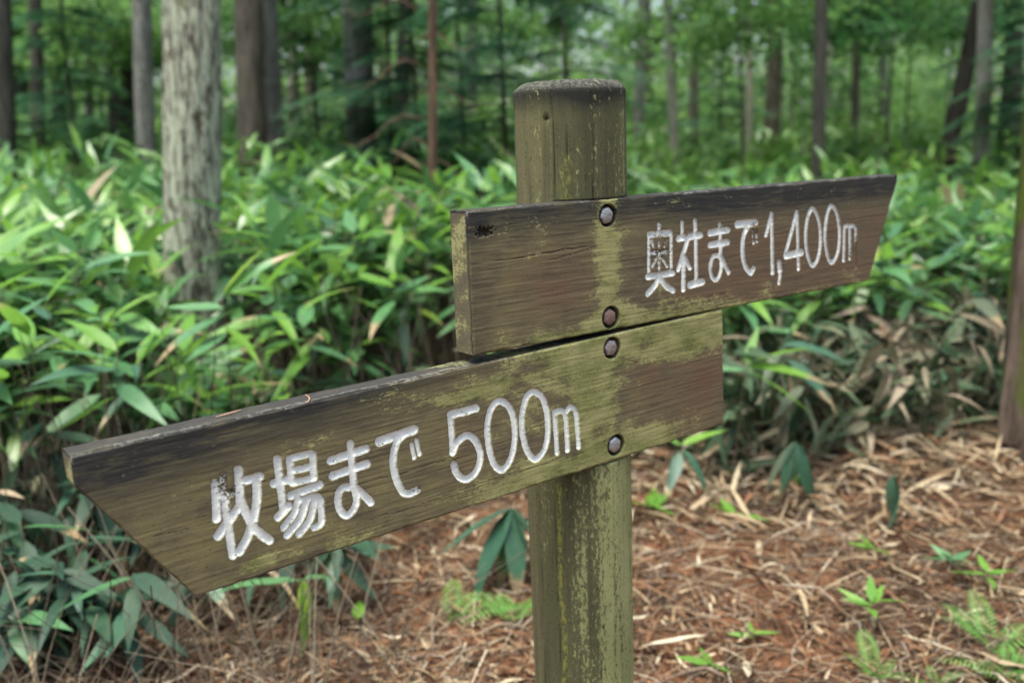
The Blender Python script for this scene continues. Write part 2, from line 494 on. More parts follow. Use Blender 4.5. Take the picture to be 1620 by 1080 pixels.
def smooth_line(pts, n=4):
    if len(pts) < 3:
        return pts
    P = np.array(pts, float)
    closed = np.allclose(P[0], P[-1])
    Q = np.vstack([P[-2] if closed else 2 * P[0] - P[1], P, P[1] if closed else 2 * P[-1] - P[-2]])
    out = []
    for i in range(1, len(Q) - 2):
        for k in range(n):
            t = k / n
            a, b, c, d = Q[i - 1:i + 3]
            out.append(.5 * ((2 * b) + (-a + c) * t + (2 * a - 5 * b + 4 * c - d) * t * t + (-a + 3 * b - 3 * c + d) * t ** 3))
    out.append(P[-1])
    return [tuple(p) for p in out]


def g2d(S, T, s, t, ws, wt):
    return np.exp(-((S - s) / ws) ** 2 - ((T - t) / wt) ** 2)


def make_board(which, L, H, left, right, bolts, step=0.00115):
    """front as a relief grid (routed letters, bolt recesses, knots, checks), then edges and back."""
    nr, nc = int(H / step) + 1, int(L / step) + 1
    tt = np.linspace(0, -H, nr)
    k = np.linspace(0, 1, nc)
    sl, sr = left(tt), right(tt)
    S = sl[:, None] + k[None, :] * (sr - sl)[:, None]
    T = np.repeat(tt[:, None], nc, 1)
    sd = 3 if which == 'U' else 8
    # relief: + is towards the viewer
    D = (fbm(S * 14, T * 300, s=sd) - .5) * .0007 + (fbm(S * 40, T * 900, s=sd + 5, o=2) - .5) * .0003
    crack = np.zeros_like(S)

    def check(s0, s1, t0, t1, wd, dp, seed):
        nonlocal D, crack
        tc = t0 + (t1 - t0) * (S - s0) / (s1 - s0) + (fbm(S * 30, 0 * S, s=seed) - .5) * .006
        e = sstep(s0, s0 + .03, S) * sstep(s1, s1 - .03, S)
        m = np.exp(-((T - tc) / (wd * (.35 + noise(S * 60, 0 * S, s=seed)))) ** 2) * e
        D = D - m * dp
        crack = np.maximum(crack, m * .85)
    moss = np.zeros_like(S)
    red = np.zeros_like(S)
    dark = np.zeros_like(S)
    olive = np.zeros_like(S)
    wear = np.zeros_like(S)
    if which == 'U':
        check(.03, .235, -.074, -.066, .0006, .0012, 1)
        check(.12, .25, -.082, -.066, .0004, .0008, 2)
        check(.5, .9, -.03, -.032, .0004, .0006, 3)
        check(.3, .62, -.186, -.184, .0004, .0006, 4)
        # knot hole near the left end
        q = np.hypot((S - .026) / .017, (T + .030) / .0085) + (fbm(S * 300, T * 300, s=4) - .5) * 1.3
        kn = sstep(1.0, .55, q)
        D = D - kn * .005
        crack = np.maximum(crack, kn * .9)
        moss += .06 + .58 * g2d(S, T, .252, -.10, .034, .2) + .42 * sstep(-.155, -.19, T) * sstep(.03, .12, S) * (1 - .55 * sstep(.4, .6, S))
        moss += .32 * g2d(S, T, .10, -.045, .05, .03) + .30 * g2d(S, T, .36, -.155, .06, .03) + .18 * g2d(S, T, .86, -.02, .012, .03)
        moss += .2 * sstep(-.185, -.2, T)
        red += .85 * g2d(S, T, .15, -.115, .07, .05) + .65 * sstep(.30, .42, S) * sstep(-.04, -.09, T)
        dark += .95 * sstep(-.06, -.01, T) + .4 * sstep(.06, .0, S) + .55 * sstep(-.075, -.02, T) * sstep(.3, .5, S)
        olive += .5 * sstep(.3, .1, S) + .25 + .35 * g2d(S, T, .3, -.04, .1, .05)
        wear += .38 * g2d(S, T, .362, -.085, .022, .035) + .8 * g2d(S, T, .885, -.145, .02, .03) + .55 * g2d(S, T, .59, -.08, .012, .02) + .25 * g2d(S, T, .52, -.06, .015, .01)
    else:
        check(.05, .55, -.115, -.128, .0005, .0006, 5)
        check(.3, .7, -.178, -.172, .0004, .0006, 6)
        check(.72, 1.0, -.05, -.060, .0004, .0006, 7)
        check(.1, .3, -.085, -.083, .0004, .0004, 9)
        moss += .10 + .60 * sstep(-.075, -.01, T) * sstep(.52, .70, S) + .55 * g2d(S, T, .745, -.09, .07, .09)
        moss += .55 * g2d(S, T, .955, -.055, .09, .022) + .50 * sstep(-.150, -.195, T) * sstep(.40, .62, S) * sstep(.98, .86, S)
        moss += .52 * g2d(S, T, .187, -.185, .03, .014) + .34 * g2d(S, T, .30, -.197, .12, .012) + .45 * g2d(S, T, .50, -.040, .10, .014) + .38 * g2d(S, T, .555, -.036, .035, .02)
        moss += .22 * g2d(S, T, .27, -.047, .03, .012) + .25 * g2d(S, T, .62, -.12, .12, .06) + .25 * g2d(S, T, .84, -.18, .1, .03)
        red += .8 * g2d(S, T, .985, -.12, .06, .045) + .55 * g2d(S, T, .86, -.075, .05, .05) + .3 * sstep(.8, .9, S) + .3 * g2d(S, T, .51, -.11, .04, .05)
        dark += .8 * sstep(-.075, -.02, T) * sstep(.6, .25, S) + .4 * sstep(.22, .04, S) * sstep(-.12, -.05, T) + .35 * sstep(-.02, -.005, T)
        olive += .55 + .35 * sstep(.7, .2, S)
        wear += .5 * g2d(S, T, .166, -.078, .012, .022) + .3 * g2d(S, T, .22, -.115, .01, .01) + .2 * g2d(S, T, .42, -.15, .02, .01)
    paint = np.zeros_like(S)
    own = np.full(S.shape, -1, int)
    ci = 0
    chars = []
    for b, ch, strokes in LETTERS:
        if b != which:
            continue
        A = np.array([p for _, st in strokes for p in st]) / 1000.0
        c0 = (S > A[:, 0].min() - .012) & (S < A[:, 0].max() + .012) & (T > A[:, 1].min() - .012) & (T < A[:, 1].max() + .012)
        r0, r1 = np.where(c0.any(1))[0][[0, -1]]
        q0, q1 = np.where(c0.any(0))[0][[0, -1]]
        sub = (slice(r0, r1 + 1), slice(q0, q1 + 1))
        s_, t_ = S[sub], T[sub]
        wob = (fbm(s_ * 220, t_ * 220, s=ci + 20) - .5) * .0012
        dep = np.zeros_like(s_)
        pnt = np.zeros_like(s_)
        inside = np.zeros(s_.shape, bool)
        near = np.full(s_.shape, 9.0)
        for wd, st in strokes:
            pts = smooth_line([(a / 1000.0, c / 1000.0) for a, c in st])
            r = wd / 2000.0 * 1.28
            d = seg_dist(s_, t_, pts) + wob
            q = np.clip(1 - (d / r) ** 4, 0, 1)
            dep = np.maximum(dep, np.sqrt(q) * min(.0040, r * .85))
            pnt = np.maximum(pnt, sstep(r + .0004, r - .0007, d))
            near = np.minimum(near, d / r)
            inside |= d < r + .0012
        D[sub] = np.where(dep > 0, D[sub] * .5 - dep, D[sub])
        paint[sub] = np.maximum(paint[sub], pnt)
        wear[sub] += .22 * np.exp(-((near - .85) / .15) ** 2)
        own[sub] = np.where(inside, ci, own[sub])
        chars.append(ch)
        ci += 1
    for bs, bt in bolts:
        d = np.hypot(S - bs, T - bt) + (fbm(S * 150, T * 150, s=31) - .5) * .0012
        hole = sstep(.0178, .0160, d)
        D = np.where(hole > .01, -hole * .012, D)
        crack = np.maximum(crack, sstep(.0190, .0165, d) * .93)
        moss = moss * (1 - .5 * hole)
        dark = np.maximum(dark, .35 * np.exp(-((S - bs) / .010) ** 2) * sstep(bt - .06, bt - .02, T) * (T < bt))
    # rounded, nibbled arrises
    ed = np.minimum(np.minimum(-T, T + H), np.minimum((S - sl[:, None]), (sr[:, None] - S)))
    nib = .0016 + .0022 * fbm(S * 55, T * 55, s=40) ** 2 * 2
    e = np.clip(1 - ed / nib, 0, 1)
    D = D - (e ** 2) * nib * .9
    edge = sstep(.45, .95, e) * .8 * (fbm(S * 30, T * 30, s=41) > .42) * (T > -.01)
    # vertices: x = along, y = away from viewer, z = up
    Vf = np.stack([S, -D, T], -1).reshape(-1, 3)
    F = grid_faces(nr, nc)[:, ::-1]
    fo = own.reshape(-1)[F].max(1)
    at_ = {'moss': moss, 'red': red, 'dark': dark, 'olive': olive, 'wear': wear, 'paint': paint, 'edge': edge, 'crack': crack}
    at_ = {a: np.clip(b, -1, 1.2).reshape(-1) for a, b in at_.items()}
    # border loop, clockwise seen from the front
    I = np.arange(nr * nc).reshape(nr, nc)
    loop = np.concatenate([I[0, :], I[1:, -1], I[-1, -2::-1], I[-2:0:-1, 0]])
    nl = len(loop)
    rows = 7
    base = len(Vf)
    Pl = Vf[loop]
    cen = np.array([L / 2, 0, -H / 2])
    Vs = []
    for r in range(1, rows + 1):
        y = Pl[:, 1] + (TH - Pl[:, 1]) * r / rows
        P = Pl.copy()
        P[:, 1] = y
        rough = (fbm(P[:, 0] * 45, P[:, 2] * 45, y * 300, s=sd + 50) - .5) * .0016
        P[:, 2] += np.where(Pl[:, 2] > -.003, rough * 1.2 - (.0015 if r == rows else 0), 0)
        Vs.append(P)
    Vs = np.concatenate(Vs)
    idx = np.concatenate([loop, base + np.arange(rows * nl)]).reshape(rows + 1, nl)
    Fe = np.stack([idx[:-1], np.roll(idx[:-1], -1, 1), np.roll(idx[1:], -1, 1), idx[1:]], -1).reshape(-1, 4)
    # back: bridge the top run with the bottom run
    lastrow = idx[-1]
    top = lastrow[:nc]
    bot = lastrow[nc + nr - 2: nc + nr - 2 + nc][::-1]
    Fb = np.stack([top[:-1], top[1:], bot[1:], bot[:-1]], -1)
    # right and left end triangles of the back
    rt = lastrow[nc - 1: nc + nr - 1]
    lf = np.concatenate([lastrow[2 * nc + nr - 3:], lastrow[:1]])
    is_top = np.tile(Pl[:, 2] > -.004, rows)
    z0 = np.zeros(rows * nl)
    yy = Vs[:, 1]
    fr = np.tile(fbm(Pl[:, 0] * 25, 0 * Pl[:, 0], s=61), rows)
    ex = {'moss': np.where(is_top, .05, .25) + np.where(np.tile((Pl[:, 0] < .05), rows), .1, 0), 'red': z0, 'dark': np.where(is_top, 1.15, .25),
          'olive': np.where(is_top, 0, .5), 'wear': z0, 'paint': z0, 'crack': np.where(is_top, .42, 0),
          'edge': np.where(is_top, np.clip(1.1 - yy / .012, 0, 1) * 1.0 * (fr > .4) + .02, .05)}
    if which == 'L':
        under = np.tile(Pl[:, 0] > .46, rows) & is_top
        ex['moss'] = np.where(under, .42, ex['moss'])
    V = np.vstack([Vf, Vs])
    at_ = {a: np.concatenate([b, ex[a]]) for a, b in at_.items()}

    def sub(faces, nm):
        used = np.unique(np.concatenate([f.ravel() for f in faces]))
        mp = np.full(len(V), -1, int)
        mp[used] = np.arange(len(used))
        return mesh(nm, V[used], [mp[f] for f in faces], [SIGN_BOARD_M], {a: b[used] for a, b in at_.items()})
    me = sub([F[fo < 0], Fe[:, ::-1], Fb], 'sign_board')
    letters = [(c, sub([F[fo == i]], 'carved_letter')) for i, c in enumerate(chars)]
    return me, letters


UL, UH = 1.0075, 0.2000
LL, LH = 1.0376, 0.2045
me_u, let_u = make_board('U', UL, UH, lambda t: 0 * t, lambda t: UL - .084 * np.clip((-t - .012) / (UH - .012), 0, 1), [(.2531, -.0245), (.2554, -.1804)])
me_l, let_l = make_board('L', LL, LH, lambda t: .1103 * np.clip((-t - .0352) / (LH - .0352), 0, 1), lambda t: LL + 0 * t, [(.7850, -.0222), (.7857, -.1804)])
ub = obj('sign_board', me_u, sign, label='upper board pointing right, carved with white lettering and 1,400m')
ub.location = (-AX_S, -AX_N, ZTOP)
lb = obj('sign_board', me_l, sign, label='lower board pointing left with a slanted tip, carved with white lettering and 500m')
lb.location = (-AX_S - .5283, -AX_N, ZTOP - .2263)
lb.rotation_euler = (0, -math.radians(1.4253), 0)
for bd, lets in ((ub, let_u), (lb, let_l)):
    for c, m in lets:
        obj('carved_letter', m, bd)


def bolt_mesh(rot):
    P = Pile()
    n = 6
    R = .0134
    prof = [(.0156, .012), (R, .012), (R * 1.0, -.0005), (R * .96, -.0022), (R * .80, -.0034), (R * .45, -.0040), (0.0008, -.0041)]
    m = 36
    th = np.linspace(0, 2 * np.pi, m, endpoint=False) + rot
    hexr = np.cos(np.pi / 6) / np.cos((th - rot) % (np.pi / 3) - np.pi / 6)
    V = []
    for i, (r, y) in enumerate(prof):
        f = 1.0 if i == 0 else hexr if i < 3 else (hexr * .6 + .4 * hexr.mean()) if i == 3 else hexr * 0 + .93
        wob = 1 + .03 * (fbm(np.cos(th) * 3 + i, np.sin(th) * 3, s=70) - .5)
        V.append(np.stack([r * f * np.cos(th) * wob, np.full(m, y) + 0.0006 * (fbm(np.cos(th) * 4, np.sin(th) * 4, i, s=72) - .5), r * f * np.sin(th) * wob], 1))
    V = np.concatenate(V)
    return mesh('bolt', V, grid_faces(len(prof), m, True), [STEEL_M], smooth=False)


for bd, pts in ((ub, ((.2531, -.0245, .15, .2), (.2554, -.1804, .5, .75))), (lb, ((.7850, -.0222, 0.9, .35), (.7857, -.1804, .35, .1)))):
    for s_, t_, rot, rust in pts:
        o = obj('bolt', bolt_mesh(rot), bd, loc=(s_, .0045, t_))
        o.color = (rust, rust, rust, 1)
        if rust > .6:
            o['label'] = 'rusty brown hexagonal bolt head'


def make_post():
    zt = ZTOP + .1775
    zs = np.unique(np.concatenate([np.linspace(-.25, zt - .016, 330), ZTOP + np.array([.001, -.002]), ZTOP - .0 - np.array([.4126, .4156])]))
    m = 240
    th = np.linspace(0, 2 * np.pi, m, endpoint=False)
    Z = np.repeat(zs[:, None], m, 1)
    TH_ = np.repeat(th[None], len(zs), 0)
    cx, cy = np.cos(TH_), np.sin(TH_)
    # lightly faceted log
    R = POST_R * (1 + .006 * np.cos(8 * TH_ + .4)) + (fbm(cx * 2, cy * 2, Z * 1.2, s=80) - .5) * .004
    R += (fbm(cx * 22, cy * 22, Z * 3, s=81) - .5) * .0016
    R += (fbm(cx * 60, cy * 60, Z * 14, s=83) - .5) * .0006
    crack = np.zeros_like(R)
    for a, z0, z1, wd, dp, sd in ((-1.85, ZTOP - .05, ZTOP + .2, .010, .003, 1), (-2.57, ZTOP - .05, ZTOP + .2, .012, .003, 2), (-.95, ZTOP - .1, ZTOP + .2, .008, .004, 3), (-2.75, .0, .75, .006, .0012, 4),
                                  (-1.05, .1, .78, .008, .002, 5), (-2.30, ZTOP + .02, ZTOP + .13, .006, .002, 6), (-1.9, .2, .7, .004, .0008, 7), (-3.1, .1, .8, .008, .0015, 8)):
        ac = a + (fbm(Z * 5, 0 * Z, s=90 + sd) - .5) * .12
        e = sstep(z0, z0 + .06, Z) * sstep(z1, z1 - .05, Z)
        q = np.exp(-((TH_ + 0 - (ac % (2 * np.pi))) / wd) ** 2) * e
        R -= q * dp
        crack = np.maximum(crack, q * .8)
    # knots: dark holes
    for a, z, sz in ((-2.70, ZTOP + .122, .0052), (-1.22, .735, .0035), (-1.85, .52, .0022)):
        q = np.hypot(((TH_ - (a % (2 * np.pi))) * POST_R) / sz, (Z - z) / sz) + (fbm(cx * 120, cy * 120, Z * 120, s=95) - .5) * 1.4
        kn = sstep(1.1, .5, q)
        R -= kn * .004
        crack = np.maximum(crack, kn * .92)
    X, Y = R * cx, R * cy
    # half lap: the boards sit in a flat cut
    flat = -(AX_N - TH) + .0004
    zl = ZTOP - .4141 + (X) * math.tan(math.radians(1.4253))
    lap = (Z < ZTOP + .0008) & (Z > ZTOP - .425) & (Z > zl)
    Y = np.where(lap & (Y < flat), flat, Y)
    V = [np.stack([X, Y, Z], -1).reshape(-1, 3)]
    # chamfered top
    ring = R[-1]
    fac = 1 + .028 * np.cos(8 * th + .4)
    for f, dz in ((.985, .003), (.93, .0075), (.86, .0118), (.835, .0132), (.80, .0142), (.55, .0146), (.25, .0146), (.02, .0146)):
        rr = ring * f * (fac if f < .95 else 1)
        zz = zt - .016 + dz + (fbm(np.cos(th) * f * 9, np.sin(th) * f * 9, s=97) - .5) * .0022
        V.append(np.stack([rr * np.cos(th), rr * np.sin(th), zz], -1))
    V = np.concatenate(V)
    nrow = len(zs) + 8
    z = V[:, 2]
    a = np.arctan2(V[:, 1], V[:, 0])           # -pi..pi ; viewer side is negative
    d_top = zt - z
    up = z > ZTOP - .01
    a = np.where(a > 1.2, a - 2 * np.pi, a)    # seen from the path: -3.8 (left) .. -0.6 (right)
    mr = sstep(-2.75, -1.1, a)
    moss = np.where(up, .15 + .16 * np.exp(-((a + 1.2) / .5) ** 2) * sstep(.02, .09, d_top) + .18 * np.exp(-((a + 2.35) / .22) ** 2) * sstep(.07, .12, d_top),
                    .52 * mr + .19)
    red = np.where(up, .85 * np.exp(-((a + 3.3) / .6) ** 2) * sstep(.02, .06, d_top), .75 * np.exp(-((a + 3.5) / .5) ** 2) + .1)
    dark = np.where(up, .95 * sstep(.060, .012, d_top) + .5 * np.exp(-((a + 1.9) / .5) ** 2), .3 * np.exp(-((a + 2.45) / .5) ** 2))  # lower post: the board's shadow stripe is painted in as a dark band
    edge = np.where(up, .35 * np.exp(-((a + 2.37) / .12) ** 2) * sstep(.10, .13, d_top), .75 * np.exp(-((a + 2.72 - .14 * fbm(z * 6, 0 * z, s=88)) / .05) ** 2) * (fbm(z * 9, 0 * z, s=87) > .42))
    top = sstep(.017, .010, d_top) * .5
    cr = np.concatenate([crack.reshape(-1), np.zeros(8 * m)])
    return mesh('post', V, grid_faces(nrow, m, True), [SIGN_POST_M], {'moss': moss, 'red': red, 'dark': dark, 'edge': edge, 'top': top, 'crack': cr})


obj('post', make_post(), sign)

V_, F_ = tube(np.stack([0 * np.arange(5), -np.array([-.004, .0, .0012, .0019, .0022]), 0 * np.arange(5)], 1), np.array([.0016, .0018, .0016, .0011, .0004]), 10)
na = -2.13
obj('nail', mesh('nail', V_, F_, [STEEL_M]), sign, loc=(POST_R * math.cos(na), POST_R * math.sin(na) + .0005, .735)).rotation_euler = (0, 0, na + math.pi / 2)
bpy.context.view_layer.update()
NEEDLE_M = ramp_mat('dry_needle', [(0, (.42, .34, .22)), (1, (.36, .20, .12))], .7, .3, 50, None) if 'ramp_mat' in globals() else STEEL_M
for s_, y_, L_, rz, bend, lab in ((.283, .006, .030, 1.15, .010, 'small pale bent needle caught on the front edge of the lower board top'), (.185, .022, .034, .12, .003, 'reddish brown needle lying on the weathered top of the lower board')):
    j = np.linspace(-.5, .5, 8)
    V_, F_ = tube(np.stack([j * L_, bend * (j * 2) ** 2 * .5, .002 + .25 * bend * (j + .5)], 1), .0009 * (1.1 - np.abs(j)), 5)
    o = obj('pine_needle', mesh('pine_needle', V_, F_, [NEEDLE_M]), label=lab, category='pine needle')
    o.location = lb.matrix_world @ Vector((s_, y_, 0.0))
    o.rotation_euler = (0, -math.radians(1.4), THETA + rz)
# ------------------------------------------------------------------ ground
def zg(x, y):
    x, y = np.asarray(x, float), np.asarray(y, float)
    z = .045 * np.maximum(y - 6, 0) + .008 * np.maximum(-x - 1, 0) * sstep(2, 6, y)
    z = np.minimum(z, 1.1)
    return z + (fbm(x * .8, y * .8, s=1) - .5) * .10 * sstep(1.0, 4, y) + (fbm(x * 5, y * 5, s=2) - .5) * .035


def zgf(x, y):
    return float(zg(np.array([x]), np.array([y]))[0])


EDGE_PX = [(-400, 1000), (0, 965), (300, 900), (560, 785), (720, 725), (1010, 690), (1150, 712), (1300, 685), (1450, 662), (1620, 640), (2000, 620), (2600, 600)]
EDGE = [ground(u, v) for u, v in EDGE_PX]
EX, EY = np.array([p.x for p in EDGE]), np.array([p.y for p in EDGE])
o_ = np.argsort(EX)
EX, EY = EX[o_], EY[o_]


def edge_y(x):
    return np.interp(x, EX, EY)



t = NT('forest_soil')
n1 = t.noise(t.coord((7, 7, 7)), 1.0, 6, .65)
n2 = t.noise(t.coord((60, 60, 60)), 1.0, 5, .7)
n3 = t.noise(t.coord((1.1, 1.1, 1.1)), 1.0, 3, .5)
col = t.mix(t.ramp(n1, .35, .65), (.075, .038, .022), (.205, .088, .043))
col = t.mix(t.ramp(n2, .45, .68, 0, .7), col, (.055, .038, .027))
col = t.mix(t.ramp(n2, .38, .3, 0, .5), col, (.25, .17, .11))
col = t.mix(t.ramp(n3, .45, .58, 0, .75), col, (.045, .030, .020))
col = t.mix(t.attr('thicket_shade'), col, t.mix(n2, (.018, .014, .010), (.05, .037, .026)))   # shade under the bamboo grass painted into the soil colour
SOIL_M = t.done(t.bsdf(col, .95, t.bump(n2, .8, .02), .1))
gx = np.concatenate([-np.geomspace(160, 8, 24)[:-1], np.linspace(-8, 8, 230), np.geomspace(8, 160, 24)[1:]])
gy = np.concatenate([np.linspace(-60, -2, 14)[:-1], np.linspace(-2, 14, 240), np.geomspace(14, 220, 26)[1:]])
GX, GY = np.meshgrid(gx, gy)
obj('forest_ground', mesh('forest_ground', np.stack([GX, GY, zg(GX, GY)], -1).reshape(-1, 3), grid_faces(len(gy), len(gx)), [SOIL_M], {'thicket_shade': sstep(-.1, .5, GY - edge_y(GX) + .3 * (fbm(GX * 3, GY * 3, s=6) - .5)).reshape(-1)}), kind='structure')

# ------------------------------------------------------------------ materials for plants
LEAF = {
    'bright': leaf_mat('leaf_bright', (.100, .250, .030), (.170, .330, .050), .38),
    'mid': leaf_mat('leaf_mid', (.062, .170, .070), (.100, .235, .090), .24, .36, .55),
    'deep': leaf_mat('leaf_deep', (.032, .092, .055), (.052, .128, .072), .15, .38, .5),
    'shade': leaf_mat('leaf_shade', (.014, .040, .024), (.028, .068, .036), .1, .5, .3),  # old leaves of the low plants, with overshadowing put into the colour
    'yellow': leaf_mat('leaf_yellow', (.22, .36, .04), (.30, .42, .06), .40),
    'grey': leaf_mat('leaf_grey', (.075, .105, .065), (.12, .145, .090), .2, .5),
    'dry': leaf_mat('leaf_dry', (.26, .195, .125), (.42, .33, .23), .2, .7, .25),
    'rust': leaf_mat('leaf_rust', (.30, .13, .03), (.36, .22, .05), .3, .6),
}
STEM_M = ramp_mat('bamboo_stem', [(0, (.16, .12, .075)), (.4, (.13, .085, .06)), (.7, (.20, .17, .10)), (1, (.09, .12, .04))], .6, .35, 40, None)
STEM_S = ramp_mat('bamboo_stem_mass', [(0, (.14, .112, .075)), (.4, (.08, .060, .046)), (.7, (.22, .185, .13)), (1, (.055, .046, .036))], .7, .3, 20)
THICKET_M = ramp_mat('thicket_leaf', [(0, (.040, .105, .055)), (.3, (.068, .180, .070)), (.6, (.095, .240, .065)), (.88, (.17, .33, .05)), (.96, (.27, .36, .07)), (1, (.33, .26, .16))], .36, .7, 9, trans=.30)
WITHER_M = ramp_mat('withered_leaf', [(0, (.035, .075, .036)), (.3, (.075, .125, .062)), (.5, (.16, .165, .10)), (.7, (.30, .24, .17)), (1, (.44, .37, .28))], .6, .3, 12, trans=.2)
LITTER_M = ramp_mat('litter', [(0, (.055, .034, .022)), (.2, (.150, .066, .032)), (.42, (.205, .110, .058)), (.62, (.245, .175, .105)), (.84, (.36, .285, .185)), (1, (.50, .43, .32))], .8, .25, 60)
TWIG_M = ramp_mat('twig_bark', [(0, (.10, .07, .055)), (.4, (.19, .135, .10)), (.7, (.28, .22, .165)), (1, (.38, .33, .26))], .85, .2, 60, None)
TWIG_S = ramp_mat('twig_mass', [(0, (.05, .034, .026)), (.4, (.13, .085, .058)), (.75, (.22, .165, .115)), (1, (.36, .31, .24))], .85, .2, 60)
DRYLEAF_M = ramp_mat('fallen_leaf_skin', [(0, (.19, .095, .05)), (.3, (.27, .18, .105)), (.6, (.38, .30, .195)), (1, (.50, .44, .33))], .72, .3, 50, None, .1)
FERN_M = leaf_mat('fern_frond', (.10, .26, .045), (.15, .33, .07), .35, .55, .35, veins=False)

# ------------------------------------------------------------------ leaf shapes


def blade(L=.19, W=.050, n=6, fold=.25, droop=.10, twist=0.0, wave=0.0, seed=0):
    """bamboo grass leaf along +Y from a short stalk, folded at the midrib"""
    y = np.linspace(0, 1, n + 1)
    wd = np.sin(np.pi * np.clip(y, 0, 1) ** .72) ** .8
    wd = wd * (1 - .35 * y ** 2)
    wd[0] = .06
    wd[-1] = .015
    wd = wd * W / 2
    z = -droop * L * y ** 2 + wave * L * np.sin(y * 7 + seed)
    tw = twist * y
    V = []
    for i in range(n + 1):
        for s in (-1, 0, 1):
            x = s * wd[i]
            h = abs(s) * wd[i] * fold
            V.append((x * np.cos(tw[i]) - h * np.sin(tw[i]), y[i] * L, z[i] + h * np.cos(tw[i]) + x * np.sin(tw[i])))
    return np.array(V), grid_faces(n + 1, 3)


BLADES = [blade(.23, .058, 7, .18, .14, .2), blade(.26, .056, 7, .26, .24, -.3), blade(.21, .060, 7, .18, .08, .1, .01, 1), blade(.24, .044, 7, .35, .48, .4), blade(.18, .040, 7, .3, .12, -.2), blade(.27, .067, 7, .15, .22, .15, .012, 3)]
LEAF_ME = {k: [mesh('leaf_' + k, v, f, [m]) for v, f in BLADES] for k, m in LEAF.items()}
CURLED = [blade(.13, .022, 6, .9, -.25, 1.2, .03, 2), blade(.16, .026, 6, .7, .35, -.9, .03, 5), blade(.10, .030, 6, .5, -.3, .6, .04, 1), blade(.18, .020, 6, 1.1, .2, .5, .02, 4)]


def stem_me(h, lean, r=.0028, n=7, seed=0):
    k = np.linspace(0, 1, n)
    P = np.stack([lean[0] * k ** 1.8 + .012 * np.sin(k * 5 + seed), lean[1] * k ** 1.8 + .012 * np.cos(k * 4 + seed), h * k], 1)
    V, F = tube(P, r * (1 - .45 * k), 5)
    return P, mesh('stem', V, F, [STEM_M])


def dirs(az, el):
    return np.stack([np.sin(az) * np.cos(el), np.cos(az) * np.cos(el), np.sin(el)], -1)


R = random.Random(5)


def bamboo_plant(x, y, h, lean, label, group, leaves, name='bamboo_grass', z=None, size=1.0, r=.0028, cat='plant'):
    """leaves: list of (fraction along stem, azimuth, elevation, kind, shape, scale)"""
    t = thing(name, label, cat, (x, y, zgf(x, y) if z is None else z), 0, group)
    P, me = stem_me(h, lean, r, seed=R.random() * 6)
    obj('stem', me, t)
    for f, az, el, kind, shp, sc in leaves:
        i = f * (len(P) - 1)
        a = int(min(i, len(P) - 2))
        p = P[a] + (P[a + 1] - P[a]) * (i - a)
        d = dirs(np.array([az]), np.array([el]))
        up = np.array([[R.uniform(-.35, .35), R.uniform(-.35, .35), 1.0]])
        M = leaf_frames(p[None], d, up, np.array([sc * size]))[0]
        obj('leaf', LEAF_ME[kind][shp], t, mat=Matrix(M.tolist()))
    return t


def fan(n, tone, top=True, az0=None, h=1.0):
    """a whorl of leaves at the tip of a culm, newest pointing up"""
    L = []
    a0 = R.uniform(0, 6.28) if az0 is None else az0
    for i in range(n):
        k = i / max(n - 1, 1)
        f = 1.0 - .035 * i if i < 6 else .78 - .10 * (i - 6)
        az = a0 + i * 2.4 + R.uniform(-.4, .4)
        el = (.70 - .95 * k) + R.uniform(-.22, .22)
        q = R.random()
        if tone == 'left':
            kind = 'bright' if (k < .3 and q < .55) else 'mid' if q < .72 else 'bright' if q < .9 else 'deep'
            if q > .978:
                kind = 'yellow'
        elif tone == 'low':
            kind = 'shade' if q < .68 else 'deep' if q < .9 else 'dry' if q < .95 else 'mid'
        elif tone == 'right':
            kind = 'bright' if q < .5 else 'mid' if q < .93 else 'yellow' if q < .95 else 'deep'
        else:
            kind = 'grey' if q < .5 else 'dry' if q < .72 else 'deep' if q < .88 else 'mid' if q < .98 else 'rust'
        L.append((max(f, .2), az, el, kind, R.randrange(6), R.uniform(.78, 1.18)))
    return L


